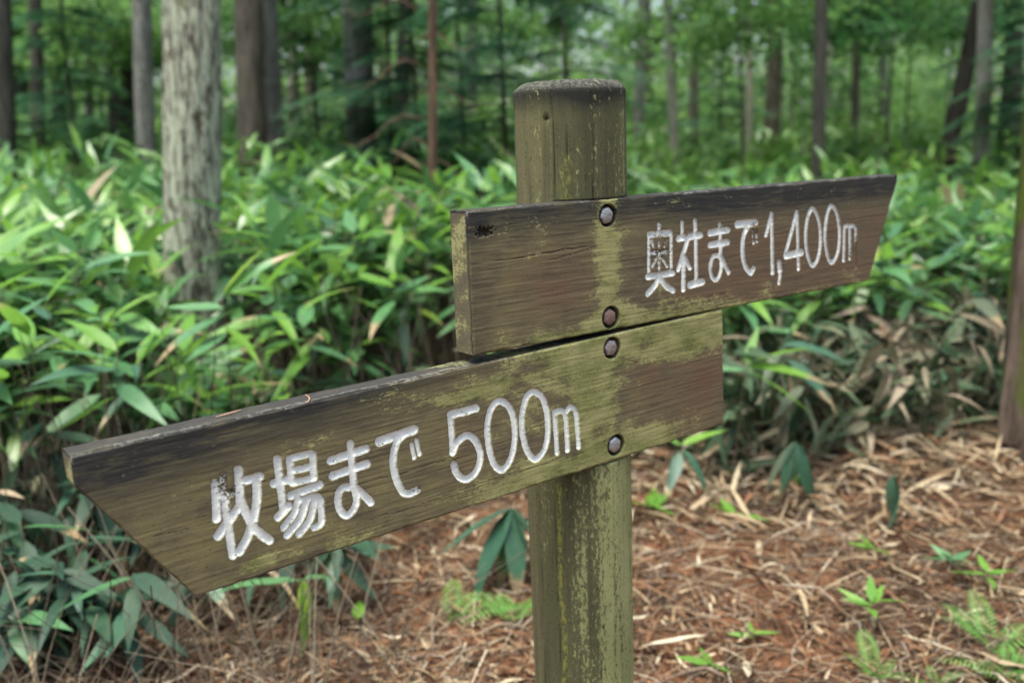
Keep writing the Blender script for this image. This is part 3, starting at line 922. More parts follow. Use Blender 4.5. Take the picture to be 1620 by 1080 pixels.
# ------------------------------------------------------------------ trees
def trunk_geo(r0, h, lean, seed, flare=.35, n=28, m=46, rough=.05, top=.35, limbs=4):
    k = np.linspace(0, 1, m) ** 1.6
    z = k * h
    w1, w2 = noise(k * 5, 0 * k, s=seed), noise(k * 5, 0 * k, s=seed + 3)
    P = np.stack([lean[0] * k + .012 * h * (w1 - w1[0]) * k ** .5, lean[1] * k + .012 * h * (w2 - w2[0]) * k ** .5, z - .1], 1)
    rr = r0 * ((1 - k) * (1 - top) + top) * (1 + flare * np.exp(-z / (r0 * 2.2)))
    th = np.linspace(0, 2 * np.pi, n, endpoint=False)
    cx, cy = np.cos(th)[None], np.sin(th)[None]
    Z = z[:, None]
    lob = 1 + flare * .5 * np.exp(-Z / (r0 * 3)) * np.cos(5 * th[None] + seed)
    q = rr[:, None] * lob * (1 + rough * 2 * (fbm(cx * 3.5 + seed, cy * 3.5, Z * 1.1, s=seed) - .5) + rough * (fbm(cx * 11, cy * 11, Z * 4, s=seed + 9) - .5))
    V = np.stack([P[:, None, 0] + q * cx, P[:, None, 1] + q * cy, np.repeat(P[:, None, 2], n, 1)], -1).reshape(-1, 3)
    pile = Pile()
    pile.add(V, grid_faces(m, n, True))
    rs = np.random.default_rng(seed)
    for i in range(limbs):
        b = rs.uniform(.5, .93)
        p = np.array([np.interp(b, k, P[:, 0]), np.interp(b, k, P[:, 1]), np.interp(b, k, P[:, 2])])
        az, ln = rs.uniform(0, 6.28), h * rs.uniform(.14, .24)
        j = np.linspace(0, 1, 7)
        Q = p + np.stack([np.sin(az) * ln * j, np.cos(az) * ln * j, ln * (.35 * j + .35 * j ** 2)], 1)
        v, f = tube(Q, np.interp(b, k, rr) * .38 * (1 - .8 * j), 6)
        pile.add(v, f)
    return pile


CROWN_M = leaf_mat('crown_leaf', (.055, .150, .028), (.095, .215, .040), .42, .55, .35, use_obj=False, veins=False)
LEAF5 = np.array([(0, 0, 0), (.30, .38, .05), (0, .5, -.03), (-.30, .38, .05), (0, 1, -.06)], float)
LEAF5_F = np.array([(0, 1, 4, 2), (0, 2, 4, 3)])


def cloud_leaves(cent, rad, per, size, seed, flat=.45, tilt=.5):
    """leaf-sized faces in clumps"""
    rs = np.random.default_rng(seed)
    n = len(cent) * per
    c = np.repeat(cent, per, 0)
    q = rs.normal(size=(n, 3)) * np.repeat(np.broadcast_to(rad, (len(cent),)), per)[:, None] * np.array([1, 1, flat])
    pos = c + q
    az = rs.uniform(0, 6.28, n)
    d = dirs(az, rs.normal(-.15, tilt, n))
    up = rs.normal(size=(n, 3)) * .35 + np.array([0, 0, 1])
    sz = size * rs.uniform(.65, 1.3, n)
    M = leaf_frames(pos, d, up, sz)
    rnd = np.repeat(rs.uniform(0, 1, len(cent)), per) * .6 + rs.uniform(0, .4, n)
    return scatter(LEAF5, LEAF5_F, M, rnd)


def crown_me(seed, rx, rz, ncl, per, size):
    rs = np.random.default_rng(seed)
    u = rs.normal(size=(ncl, 3))
    u /= np.linalg.norm(u, axis=1)[:, None]
    c = u * (rs.uniform(.35, 1, ncl) ** .5)[:, None] * np.array([rx, rx, rz])
    V, F, r = cloud_leaves(c, .33, per, size, seed + 1)
    return mesh('crown', V, F, [CROWN_M], {'rnd': r})


CROWNS = [crown_me(40, 1.9, 1.6, 30, 13, .17), crown_me(43, 1.5, 2.1, 28, 13, .16), crown_me(47, 2.3, 1.4, 32, 13, .18)]

BARK = {
    'lichen': bark_mat('bark_lichen', (.035, .029, .021), (.165, .140, .108), (.40, .42, .32), .56, .38, (20, 20, 6.0)),
    'grey': bark_mat('bark_grey', (.085, .080, .070), (.215, .205, .185), (.30, .31, .29), .38, .15),
    'brown': bark_mat('bark_brown', (.050, .042, .033), (.140, .118, .095), None, 0, .2),
    'dark': bark_mat('bark_dark', (.034, .031, .026), (.092, .083, .070), None, 0, .3),
    'black': bark_mat('bark_black', (.012, .010, .008), (.038, .034, .027), None, 0, .3),
    'red': bark_mat('bark_red', (.070, .042, .030), (.210, .125, .088), None, 0, .30, (10, 10, 1.2)),
    'root': bark_mat('bark_root', (.045, .034, .026), (.165, .120, .092), None, 0, .56, (10, 10, 1.4)),
    'pale': bark_mat('bark_pale', (.16, .145, .12), (.34, .31, .26), (.42, .42, .38), .35, .15),
}


def tree(name, label, u0, v0, dist, r, h, bark, u1=None, seed=0, group=None, flare=.3, crown=None, rough=.05, limbs=4, n=26, m=46, top=.45, branches=()):
    p = at(u0, v0, dist)
    x, y = p.x, dist
    lean = (0, 0)
    if u1 is not None:                                     # where the trunk leaves the top of the picture
        pt = at(u1, 0, dist)
        k = (h - 0) / max(pt.z - p.z, .2)
        lean = ((pt.x - p.x) * k, 0.0)
        x = p.x - (pt.x - p.x) * (p.z - 0) / max(pt.z - p.z, .2)
    z = zgf(x, y)
    t = thing(name, label, 'tree', (x, y, z), 0, group)
    pl = trunk_geo(r, h, lean, seed, flare, n, m, rough, top, limbs)
    obj('trunk', pl.build('trunk', [BARK[bark]]), t)
    c = obj('crown', CROWNS[seed % 3] if crown is None else crown, t)
    c.location = (lean[0] * .92, lean[1] * .92, h * .93)
    s = .75 + h / 26
    c.scale = (s, s, s)
    c.rotation_euler = (0, 0, seed * 1.7)
    for b in branches:
        Q = np.array(b[0])
        v, f = tube(Q, np.linspace(b[1], b[1] * .3, len(Q)), 5)
        bp = Pile()
        bp.add(v, f)
        obj('branch', bp.build('branch', [BARK[bark]]), t)
    return t


lichen_tree = tree('lichen_tree', 'broad trunk with flaky pale lichen bark rising from the bamboo grass',
                   300, 400, 4.6, .134, 12.0, 'lichen', 288, 1, flare=.2, rough=.13, n=72, m=150, top=.6)
tree('slim_tree', 'slim grey trunk just left of the pale lichen trunk', 236, 280, 8.6, .088, 11, 'grey', 231, 2)
tree('broad_tree', 'wide brown trunk with spreading foot, left of its grey neighbour', 400, 240, 9.0, .135, 14, 'brown', 393, 3, flare=.9)
tree('broad_tree', 'wide smooth grey trunk pressed against a brown trunk', 430, 230, 9.4, .125, 14, 'grey', 416, 4, flare=.6)
tree('mossy_tree', 'grey trunk with bark blotches between the two brown trunks and the thin red sapling', 573, 300, 8.8, .145, 12, 'grey', 562, 5)
tree('dark_tree', 'dark slender bare trunk rising behind the upper board', 1294, 240, 8.6, .062, 10, 'dark', 1300, 6, flare=.5)
tree('pale_tree', 'pale slender trunk with a white streak near the right edge', 1551, 262, 8.4, .072, 10, 'pale', 1558, 7, flare=.2)
tree('leaning_tree', 'dark trunk leaning to the right beside the pale slender trunk', 1495, 258, 9.6, .09, 9, 'black', 1545, 8)
tree('red_barked_tree', 'brown trunk with green moss at its foot, cut by the right edge', 1628, 735, 3.65, .115, 11, 'root', 1690, 9, flare=.25, rough=.22, n=56, m=110, top=.6)
# the thin dead conifer stem with bare side twigs
sap = []
for (zz, az, ln, up) in ((1.62, 1.5, .45, -.05), (1.45, -1.7, .55, -.12), (1.95, 1.9, .4, -.02), (2.15, -1.4, .5, .05), (1.15, 1.2, .4, -.1), (1.3, -1.1, .35, -.12), (1.8, -2.0, .5, -.1)):
    j = np.linspace(0, 1, 6)
    sap.append((np.stack([np.sin(az) * ln * j, np.cos(az) * ln * j * .6, zz + up * j + .06 * np.sin(j * 6)], 1), .009))
tree('conifer_sapling', 'thin red brown conifer stem with bare side twigs, left of the post top', 686, 320, 6.6, .034, 6.5, 'red', 684, 10, flare=.2, n=10, limbs=8, branches=sap)

mid_trees = [(57, 190, 10.5, .095, 'dark', 48, 'dark slim trunk at the far left, left of two paler trunks'), (97, 185, 14, .13, 'brown', 90, 'brown trunk between two dark trunks at the far left'),
             (142, 185, 16, .095, 'dark', 136, 'thin dark trunk right of a brown trunk at the far left'), (196, 195, 12.5, .20, 'dark', 194, 'thick dark trunk left of the grey trunk beside the lichen tree'),
             (6, 210, 9.0, .13, 'dark', -6, 'black trunk cut by the left edge'), (464, 205, 16, .10, 'pale', 461, 'thin pale trunk right of the wide grey trunk'),
             (497, 195, 18, .16, 'brown', 492, 'far brown trunk between the thin pale trunk and the blotched grey trunk'), (634, 200, 14, .15, 'dark', 640, 'dark trunk just left of the thin red sapling'),
             (1066, 190, 12, .070, 'pale', 1060, 'thin pale trunk right of the post top'), (1098, 190, 16.5, .11, 'brown', 1102, 'brown trunk behind the thin pale trunk right of the post top'),
             (1186, 175, 14, .062, 'pale', 1188, 'very thin pale trunk beside a dark broad trunk'), (1221, 205, 15.5, .165, 'brown', 1226, 'broad dark brown trunk behind the middle of the upper board'),
             (1352, 190, 18, .10, 'brown', 1356, 'far brown trunk right of the dark slender bare trunk'), (1395, 185, 20, .10, 'grey', 1392, 'far grey trunk behind green maple leaves'),
             (1600, 215, 13, .15, 'dark', 1606, 'dark trunk behind the pale slender trunk at the right'), (745, 190, 17, .15, 'grey', 748, 'grey trunk far behind the fir branches'),
             (1010, 185, 19, .14, 'grey', 1012, 'grey trunk far behind, next to the post top')]
for i, (u, v, d, r, b, u1, lab) in enumerate(mid_trees):
    tree('forest_tree', lab, u, v, d, r * .82, R.uniform(11, 15), b, u1, 20 + i, flare=.12, n=16, m=26)
rs = np.random.default_rng(77)
for i in range(22):
    d = rs.uniform(17, 40)
    u = rs.uniform(-20, 1640)
    bk = ('brown', 'grey', 'dark', 'pale')[i % 4]
    wh = next(t for lim, t in ((250, 'left of the lichen trunk'), (400, 'behind the lichen trunk'), (640, 'behind the blotched grey trunk'), (830, 'behind the fir saplings'), (1000, 'behind the post'), (1200, 'right of the post top'), (1420, 'above the upper board'), (9999, 'behind the pale slender trunk')) if u < lim)
    tree('distant_tree', f'distant {bk} trunk among the far green leaves {wh}', u, 190, d, rs.uniform(.09, .2), rs.uniform(12, 16), bk, u + rs.uniform(-14, 14), 60 + i, f'distant {bk} trunks {wh}', n=10, m=14, limbs=3)

# ------------------------------------------------------------------ understorey
MAPLE_M = leaf_mat('maple_leaf', (.100, .215, .060), (.170, .310, .095), .5, .5, .4, use_obj=False, veins=False)
MAPLE_D = leaf_mat('maple_leaf_dark', (.050, .145, .050), (.085, .215, .070), .45, .5, .4, use_obj=False, veins=False)
FIR_M = leaf_mat('fir_needles', (.055, .155, .085), (.095, .245, .120), .3, .5, .4, use_obj=False, veins=False)


def spray_bush(seed, n_spray, hgt, reach, per, size, mat):
    """layered flat leaf sprays on thin branches, as on young maples"""
    rs = np.random.default_rng(seed)
    leaves, tw = Pile(), Pile()
    for i in range(n_spray):
        z = hgt * rs.uniform(.46, 1)
        az = rs.uniform(0, 6.28)
        ln = reach * rs.uniform(.5, 1.1)
        j = np.linspace(0, 1, 6)
        Q = np.stack([np.sin(az) * ln * j, np.cos(az) * ln * j, z + .12 * ln * j - .12 * ln * j ** 2 + .02 * np.sin(j * 7)], 1)
        v, f = tube(Q, .008 * (1 - .75 * j), 4, False)
        tw.add(v, f)
        c = Q[2:] + rs.normal(size=(4, 3)) * np.array([.1, .1, .02])
        V, F, r = cloud_leaves(c, .19 * reach, per, size, seed * 100 + i, .34, .45)
        leaves.add(V, F, np.repeat(rs.uniform(0, 1), len(r)) * .5 + r * .5)
    return leaves, tw


def fir_bush(seed, hgt, reach, tiers, mat):
    """drooping flat sprays of short needles on side twigs"""
    rs = np.random.default_rng(seed)
    nd, tw = Pile(), Pile()
    quad = np.array([(-.5, 0, 0), (.5, 0, 0), (.30, 1, 0), (-.30, 1, 0)], float)
    qf = np.array([(0, 1, 2, 3)])
    for i in range(tiers):
        k = i / tiers
        z0 = hgt * (.10 + .88 * k)
        for b in range(rs.integers(4, 6)):
            z = z0 + rs.normal(0, .13)
            az = rs.uniform(0, 6.28)
            ln = reach * (1.05 - .75 * k) * rs.uniform(.7, 1.1)
            j = np.linspace(0, 1, 6)
            Q = np.stack([np.sin(az) * ln * j, np.cos(az) * ln * j, z + .10 * ln * j - .38 * ln * j ** 2], 1)
            v, f = tube(Q, .007 * (1 - .7 * j), 4, False)
            tw.add(v, f)
            ns = 12
            for s in range(2, ns):
                q = s / ns
                p = np.array([np.interp(q, j, Q[:, a]) for a in range(3)])
                for sg in (-1, 1):
                    a2 = az + sg * rs.uniform(.7, 1.1)
                    l2 = ln * .36 * (1.15 - q) * rs.uniform(.7, 1.2) + .04
                    m = max(4, int(l2 / .022))
                    tt = np.linspace(.1, 1, m)
                    base = p + np.stack([np.sin(a2) * l2 * tt, np.cos(a2) * l2 * tt, -.25 * l2 * tt ** 2], 1)
                    for s2 in (-1, 1):
                        a3 = np.full(m, a2 + s2 * .9)
                        d = dirs(a3, np.full(m, -.1))
                        M = leaf_frames(base, d, np.tile([0.1, 0.1, 1.0], (m, 1)), np.full(m, .040), np.full(m, .022))
                        V, F, r = scatter(quad, qf, M, np.full(m, rs.uniform(0, 1)))
                        nd.add(V, F, r)
    return nd, tw


TWIGWOOD = BARK['brown']


def proto(leaves, tw, mat):
    return leaves.build('foliage', [mat]), tw.build('branches', [TWIGWOOD])


MAPLES = [proto(*spray_bush(1, 24, 2.6, 1.0, 26, .095, None), MAPLE_M), proto(*spray_bush(2, 28, 3.2, 1.2, 26, .10, None), MAPLE_M), proto(*spray_bush(3, 26, 2.8, 1.1, 26, .095, None), MAPLE_D)]
FIRS = [proto(*fir_bush(5, 3.0, .95, 11, None), FIR_M), proto(*fir_bush(6, 3.6, 1.15, 12, None), FIR_M)]


def sapling(kind, name, label, x, y, h, protos, i, s, r, bark, cat='tree', rz=0, dz=0, group=None):
    z = zgf(x, y)
    t = thing(name, label, cat, (x, y, z), rz, group)
    pl = trunk_geo(r, h, (.1, .05), 200 + i, .2, 8, 12, .04, .3, 0)
    obj('trunk', pl.build('trunk', [BARK[bark]]), t)
    f, b = protos
    for nm, me in (('foliage', f), ('branches', b)):
        o = obj(nm, me, t, loc=(0, 0, dz))
        o.scale = (s, s, s)
    return t


firs = [(655, 8.4, 1.15, 'dark green fir sapling behind the thin red stem'), (800, 7.4, 1.05, 'blue green fir sapling with drooping sprays behind the post top'), (905, 9.2, 1.2, 'fir sapling directly behind the post top'),
        (735, 10.0, 1.3, 'tall fir sapling between the red stem and post, farther back'), (1575, 10.5, 1.2, 'dark fir sapling behind the pale slender trunk'), (1650, 8.0, 1.0, 'dark fir sapling at the right edge behind the red trunk'),
        (15, 12.0, 1.2, 'dark fir sapling at the far left'), (185, 14.5, 1.35, 'dark fir sapling in front of the thick dark trunk'), (1140, 15.0, 1.1, 'fir sapling far back between thin pale trunks'), (612, 8.6, 1.1, 'dark fir sapling right of the blotched grey trunk'),
        (118, 9.6, 1.15, 'fir sapling hiding the slim trunks at the far left'), (505, 11.0, 1.25, 'fir sapling between the grey trunk and the blotched grey trunk')]
for i, (u, d, s, lab) in enumerate(firs):
    p = at(u, 240, d)
    sapling('fir', 'fir_sapling', lab, p.x, d, 3.4 * s, FIRS[i % 2], i, s, .028, 'brown', rz=i * 1.3)
maples = [(470, 10.5, 1.1, 0, 'bright green maple sapling in front of the wide grey trunk'), (1180, 10.0, 1.1, 0, 'light green maple sapling beside the broad brown trunk'),
          (1400, 11.0, 1.15, 2, 'dark leaved maple sapling right of the dark bare trunk'), (1490, 13.0, 1.2, 1, 'green maple sapling behind the leaning trunk'), 
          (520, 14.0, 1.2, 1, 'bright maple sapling between pale far trunks'), (330, 13.0, 1.2, 0, 'bright maple sapling right behind the lichen trunk'), (120, 17.0, 1.4, 1, 'bright maple sapling among the far left trunks'),
          (1530, 17.0, 1.3, 0, 'bright maple sapling far back at the right'), (860, 14.0, 1.3, 0, 'green maple sapling far behind the post'), (30, 19.0, 1.4, 0, 'pale green maple sapling far left at the back'), (250, 20.0, 1.4, 1, 'yellow green maple sapling far back left of the lichen trunk'),
          (1330, 20.0, 1.4, 0, 'far maple sapling behind the upper board tip'), (690, 18.0, 1.4, 1, 'far bright maple sapling behind the red stem'),
          (1075, 12.5, 1.25, 0, 'light maple sapling beside the thin pale trunk right of the post top'), (1250, 17.0, 1.5, 2, 'bushy maple sapling between the broad brown trunk and the dark bare trunk'),
          (1430, 15.0, 1.4, 0, 'light maple sapling left of the leaning trunk'), (75, 13.0, 1.25, 1, 'leafy maple sapling between the slim trunks at the far left'), (170, 11.5, 1.1, 0, 'leafy maple sapling in front of the thick dark trunk'), (1350, 12.5, 1.2, 0, 'leafy maple sapling right beside the dark bare trunk')]
for i, (u, d, s, k, lab) in enumerate(maples):
    p = at(u, 230, d)
    sapling('maple', 'maple_sapling', lab, p.x, d, 3.0 * s, MAPLES[k], 30 + i, s, .022, 'brown', rz=i * 2.1, dz=.45)

# far wood: one mass of leaf clumps
FAR_M = ramp_mat('far_leaf', [(0, (.060, .140, .050)), (.35, (.110, .240, .070)), (.7, (.20, .36, .10)), (1, (.34, .50, .17))], .6, .3, 3, trans=.5)
nc = 760
dy = rs.uniform(19, 52, nc)
fx = rs.uniform(-.75, .75, nc) * dy
fz = rs.uniform(0, 1, nc) ** .8 * (1.4 + (dy - 19) * .30) + .5
nb = 700                                                    # the same wood goes on behind the path
ab = rs.uniform(math.radians(42), math.radians(318), nb)
db = rs.uniform(10, 28, nb)
fx = np.concatenate([fx, np.sin(ab) * db])
dy = np.concatenate([dy, np.cos(ab) * db])
fz = np.concatenate([fz, rs.uniform(0, 1, nb) * (2.0 + (db - 8) * .45) + .3])
nc += nb
V, F, r = cloud_leaves(np.stack([fx, dy, fz], 1), rs.uniform(.6, 1.25, nc), 120, .24, 501, .5)
obj('far_woodland', mesh('far_woodland', V, F, [FAR_M], {'rnd': r}), kind='stuff', label='far green woodland seen between the trunks', category='woodland')

# ------------------------------------------------------------------ bamboo grass
TRUNKS = [(o.location.x, o.location.y) for o in COL.objects if o.get('category') == 'tree']


COLS = [(60, 'at the left edge of the photo'), (150, 'above the pointed tip of the lower board'), (225, 'left of the lichen trunk'), (275, 'touching the left side of the lichen trunk'),
        (350, 'in line with the lichen trunk'), (430, 'just right of the lichen trunk'), (520, 'behind the middle of the lower board'), (610, 'below the blotched grey trunk'),
        (690, 'below the thin red stem'), (800, 'beside the left end of the upper board'), (1010, 'behind the post'), (1120, 'right of the post'), (1260, 'behind the lettering of the upper board'),
        (1380, 'behind the 1,400m lettering'), (1460, 'beyond the tip of the upper board'), (1550, 'below the pale slender trunk'), (9999, 'by the mossy trunk at the right edge')]
NUM = {5: 'five', 6: 'six', 7: 'seven'}


def zone(u, row, nleaf, h):
    c = next(t for lim, t in COLS if u < lim)
    r = 'front row' if row < .7 else 'second row' if row < 1.5 else 'back row'
    hh = 'tall' if h > .98 else 'short' if h < .66 else ''
    lab = f'{r} {hh} bamboo grass, {NUM[nleaf]} leaves, {c}'.replace('  ', ' ')
    return ('left' if u < 860 else 'right'), lab, f'{r} {hh} bamboo grass with {NUM[nleaf]} leaves {c}'.replace('  ', ' ')


count = 0
tries = 0
placed = []
while count < 272 and tries < 9000:
    tries += 1
    y = 2.6 + R.random() ** 1.25 * 5.2
    x = R.uniform(-.62, .62) * y
    e = float(edge_y(x))
    if y < e + .05 or y > e + 2.9:
        continue
    h = R.uniform(.72, 1.02) + .06 * max(0, y - 3.6) if x < .3 else R.uniform(.55, .86)
    if x < .3 and y < e + .45:
        h *= R.uniform(.75, 1.0)
    if abs(x + 1.50 * y / 4.6) < .22 and y < 4.55:       # low in front of the lichen trunk
        h = min(h, 1.3 - .255 * y + .40 * R.random() ** 2 * .5)
        if h < .3:
            continue
    u, v = project((x, y, h))
    if u < -40 or u > 1660 or v < 190:
        continue
    if min((x - a) ** 2 + (y - b) ** 2 for a, b in TRUNKS) < .03:
        continue
    if any((x - a) ** 2 + (y - b) ** 2 < .012 for a, b in placed):
        continue
    placed.append((x, y))
    nlf = R.randint(5, 7)
    tone, lab, grp = zone(u, y - e, nlf, h)
    lean = (R.gauss(0, .09), R.gauss(-.03, .09))
    bamboo_plant(x, y, h, lean, lab, grp, fan(nlf, tone), size=R.uniform(.85, 1.12))
    count += 1

# the thicket behind and between: one mass
rs = np.random.default_rng(91)


def thicket(n, yfun, hfun, seed, nl, size, mat, ele=(.55, -.75)):
    pass


PX, PY, PH = [], [], []
while len(PX) < 4600:
    y = 3.0 + rs.random() ** 1.35 * 19
    x = rs.uniform(-.72, .72) * y
    e = float(edge_y(x))
    if y < e + (.55 if x < .3 else .3):
        continue
    if y > e + 3.2 and rs.random() > .62:
        pass
    PX.append(x)
    PY.append(y)
    hh = (rs.uniform(.6, 1.05) + .05 * max(0, y - 4) if x < .3 else rs.uniform(.45, .85)) * (.8 if y < e + .8 else 1)
    if abs(x + 1.50 * y / 4.6) < .22 and y < 4.55:
        hh = min(hh, max(.25, 1.25 - .25 * y))
    PH.append(hh)
for i in range(4200):                                       # farther back, evenly over the ground
    y = math.sqrt(rs.uniform(7.5 ** 2, 25 ** 2))
    PX.append(rs.uniform(-.8, .9) * y)
    PY.append(y)
    PH.append(rs.uniform(.55, .95))
PX, PY, PH = map(np.array, (PX, PY, PH))
PZ = zg(PX, PY)
nl = 6
n = len(PX) * nl
li = np.tile(np.arange(nl), len(PX))
az = rs.uniform(0, 6.28, len(PX)).repeat(nl) + li * 2.4 + rs.normal(0, .4, n)
el = .7 - 1.15 * li / (nl - 1) + rs.normal(0, .25, n)
leanx, leany = rs.normal(0, .09, len(PX)), rs.normal(0, .09, len(PX))
fr = 1 - .05 * li
pos = np.stack([np.repeat(PX, nl) + np.repeat(leanx, nl) * fr, np.repeat(PY, nl) + np.repeat(leany, nl) * fr, np.repeat(PZ, nl) + np.repeat(PH, nl) * fr], 1)
sz = rs.uniform(.8, 1.2, n)
M = leaf_frames(pos, dirs(az, el), rs.normal(0, .3, (n, 3)) + [0, 0, 1], sz)
near = np.repeat(PY < 8, nl)
bv, bf = blade(.25, .058, 5, .22, .2, .1)
bv2, bf2 = blade(.27, .060, 3, .25, .26, .1)
rr = np.clip(rs.normal(.52, .2, n) + .18 * (1 - li / nl) - .05, 0, .95)
rr = np.clip(rr + .30 * sstep(6, 11, np.repeat(PY, nl)) * (np.repeat(PX, nl) > -.5), 0, .86)  # far right leaves brighter: open sky light put into their colour
rr = np.where(rs.random(n) < .02, 1.0, rr)
tp = Pile()
V, F, r = scatter(bv, bf, M[near], rr[near])
tp.add(V, F, r)
V, F, r = scatter(bv2, bf2, M[~near], rr[~near])
tp.add(V, F, r)
obj('bamboo_thicket', tp.build('bamboo_thicket', [THICKET_M]), kind='stuff', label='dense green bamboo grass covering the forest floor between the trunks', category='undergrowth')

# culms of that mass plus older dead ones in the shade
st = Pile()


def sticks(X, Y, H, lx, ly, rad, rnd, sides=4, n=4):
    N = len(X)
    k = np.linspace(0, 1, n)
    Z = zg(X, Y)
    P = np.stack([X[:, None] + lx[:, None] * k ** 1.6, Y[:, None] + ly[:, None] * k ** 1.6, Z[:, None] + H[:, None] * k - .02], -1)
    th = np.linspace(0, 2 * np.pi, sides, endpoint=False)
    ring = np.stack([np.cos(th), np.sin(th), 0 * th], -1)
    V = P[:, :, None] + ring[None, None] * (rad[:, None, None, None] * (1 - .4 * k)[None, :, None, None])
    F = (grid_faces(n, sides, True)[None] + (np.arange(N) * n * sides)[:, None, None]).reshape(-1, 4)
    st.add(V.reshape(-1, 3), F, np.repeat(rnd, n * sides))


m_ = PY < 9
sticks(PX[m_], PY[m_], PH[m_], leanx[m_], leany[m_], np.full(m_.sum(), .0027), rs.uniform(0, .7, m_.sum()))
N = 3600
y = 2.6 + rs.random(N) ** 1.2 * 5
x = rs.uniform(-.68, .68, N) * y
ok = y > edge_y(x) - .05
x, y = x[ok], y[ok]
N = len(x)
sticks(x, y, rs.uniform(.3, .85, N), rs.normal(0, .13, N), rs.normal(0, .13, N), rs.uniform(.0018, .0032, N), rs.uniform(0, 1, N))
N = 520                                                     # bare culms over the bottom left corner
y = rs.uniform(1.9, 3.3, N)
x = rs.uniform(-.6, -.14, N) * y
a_ = rs.uniform(0, 6.28, N)
l_ = rs.uniform(.1, .45, N)
sticks(x, y, rs.uniform(.05, .5, N), np.sin(a_) * l_, np.cos(a_) * l_, rs.uniform(.0012, .0026, N), rs.uniform(0, .8, N))
N = 1100                                                    # broken stems lying over each other along the clearing
x = rs.uniform(.2, 3.2, N)
y = edge_y(x) + rs.normal(.05, .3, N)
a_ = rs.uniform(0, 6.28, N)
l_ = rs.uniform(.15, .6, N)
sticks(x, y, rs.uniform(.02, .28, N), np.sin(a_) * l_, np.cos(a_) * l_, rs.uniform(.0015, .003, N), rs.uniform(.5, .8, N))
obj('bamboo_stems', st.build('bamboo_stems', [STEM_S]), kind='stuff', label='thin tan and dead stems crowding under the bamboo grass leaves', category='undergrowth')

# withered belt along the edge of the clearing: drooping grey green and tan leaves
WX, WY = [], []
while len(WX) < 820:
    x = rs.uniform(-2.2, 3.4)
    e = float(edge_y(x))
    wv = 1.0 if x > .3 else .45
    y = e + rs.uniform(-.45 * wv, .75)
    if abs(x) > .66 * y:
        continue
    if x < .3 and rs.random() < .85:
        continue
    WX.append(x)
    WY.append(y)
WX, WY = np.array(WX), np.array(WY)
nl = 6
n = len(WX) * nl
hz = np.repeat(rs.uniform(.05, .50, len(WX)), nl) * rs.uniform(.6, 1.05, n)
pos = np.stack([np.repeat(WX, nl) + rs.normal(0, .05, n), np.repeat(WY, nl) + rs.normal(0, .05, n), np.repeat(zg(WX, WY), nl) + hz], 1)
M = leaf_frames(pos, dirs(rs.uniform(0, 6.28, n), rs.normal(-.4, .5, n)), rs.normal(0, .6, (n, 3)) + [0, 0, 1], rs.uniform(.6, 1.15, n), rs.uniform(.45, 1.0, n))
V, F, r = scatter(*blade(.20, .046, 4, .35, .35, .3), M, np.clip(np.repeat(rs.uniform(0, .75, len(WX)), nl) + rs.normal(0, .15, n), 0, 1))
obj('withered_undergrowth', mesh('withered_undergrowth', V, F, [WITHER_M], {'rnd': r}), kind='stuff', label='withered drooping bamboo grass leaves along the edge of the clearing', category='undergrowth')

# individual plants one can point at
def px_plant(name, label, u, v, h, lean, leaves, size=1.0, group=None, r=.0028):
    p = ground(u, v)
    return bamboo_plant(p.x, p.y, h, lean, label, group, leaves, name, size=size, r=r)


px_plant('bamboo_grass', 'bamboo grass with one glowing yellow green leaf above the middle of the lower board', 385, 850, .84, (.0, .0),
         [(1, .9, .85, 'yellow', 0, .95), (.99, 1.15, .7, 'mid', 1, 1.1), (.95, -1.4, .1, 'mid', 2, 1.0), (.93, -2.2, -.3, 'mid', 5, 1), (.88, 2.3, -.4, 'bright', 0, 1), (.85, 3.6, -.2, 'mid', 2, 1), (.8, .2, .1, 'bright', 0, .9)])
px_plant('bamboo_grass', 'single bamboo grass shoot with four bright leaves right of the lower board', 1155, 790, .50, (.06, -.02),
         [(1, 1.25, .25, 'bright', 0, 1.0), (.98, 1.55, -.05, 'bright', 1, 1.05), (.96, 1.9, -.45, 'bright', 0, 1.0), (1, .6, .9, 'bright', 4, .8), (.95, -1.5, .1, 'mid', 4, .9)], size=1.15)
px_plant('drooping_bamboo_grass', 'dark drooping bamboo grass hanging just left of the post below the lower board', 800, 918, .24, (.02, -.03),
         [(1, 3.0, -1.0, 'deep', 5, 1.1), (1, 2.3, -1.05, 'deep', 0, 1.1), (1, 4.0, -.8, 'deep', 5, 1.15), (1, 4.5, -.35, 'deep', 0, 1.1), (1, 1.5, -.9, 'deep', 5, 1.0), (.97, 3.5, -1.2, 'mid', 1, 1.0), (.97, 5.2, -.4, 'deep', 0, .9)])
px_plant('drooping_bamboo_grass', 'dark hanging bamboo grass on the litter right of the lower board', 1245, 806, .25, (.0, -.05),
         [(1, 2.6, -1.15, 'deep', 1, .9), (1, 3.3, -1.2, 'grey', 3, 1), (1, 3.9, -1.1, 'deep', 0, .9), (1, 1.8, -.9, 'deep', 3, 1), (1, 4.6, -.9, 'grey', 0, .9), (.8, 3.1, -1.0, 'bright', 4, .6)])
px_plant('drooping_bamboo_grass', 'small dark bamboo grass with two hanging leaves on open litter', 1405, 852, .20, (.0, .0),
         [(1, 2.2, -1.2, 'deep', 3, .8), (1, 3.9, -1.15, 'deep', 3, .8), (1, 3.1, -1.3, 'grey', 1, .7), (1, 1.6, -.5, 'grey', 4, .7)], size=.9)
px_plant('bamboo_grass', 'pale green shoot with two leaves just right of the post', 1060, 815, .26, (.03, -.02),
         [(1, 1.3, .3, 'bright', 0, .8), (1, -1.0, .25, 'bright', 4, .8), (.95, 2.4, -.6, 'deep', 3, .9), (.9, 3.6, -.6, 'deep', 0, .8)])
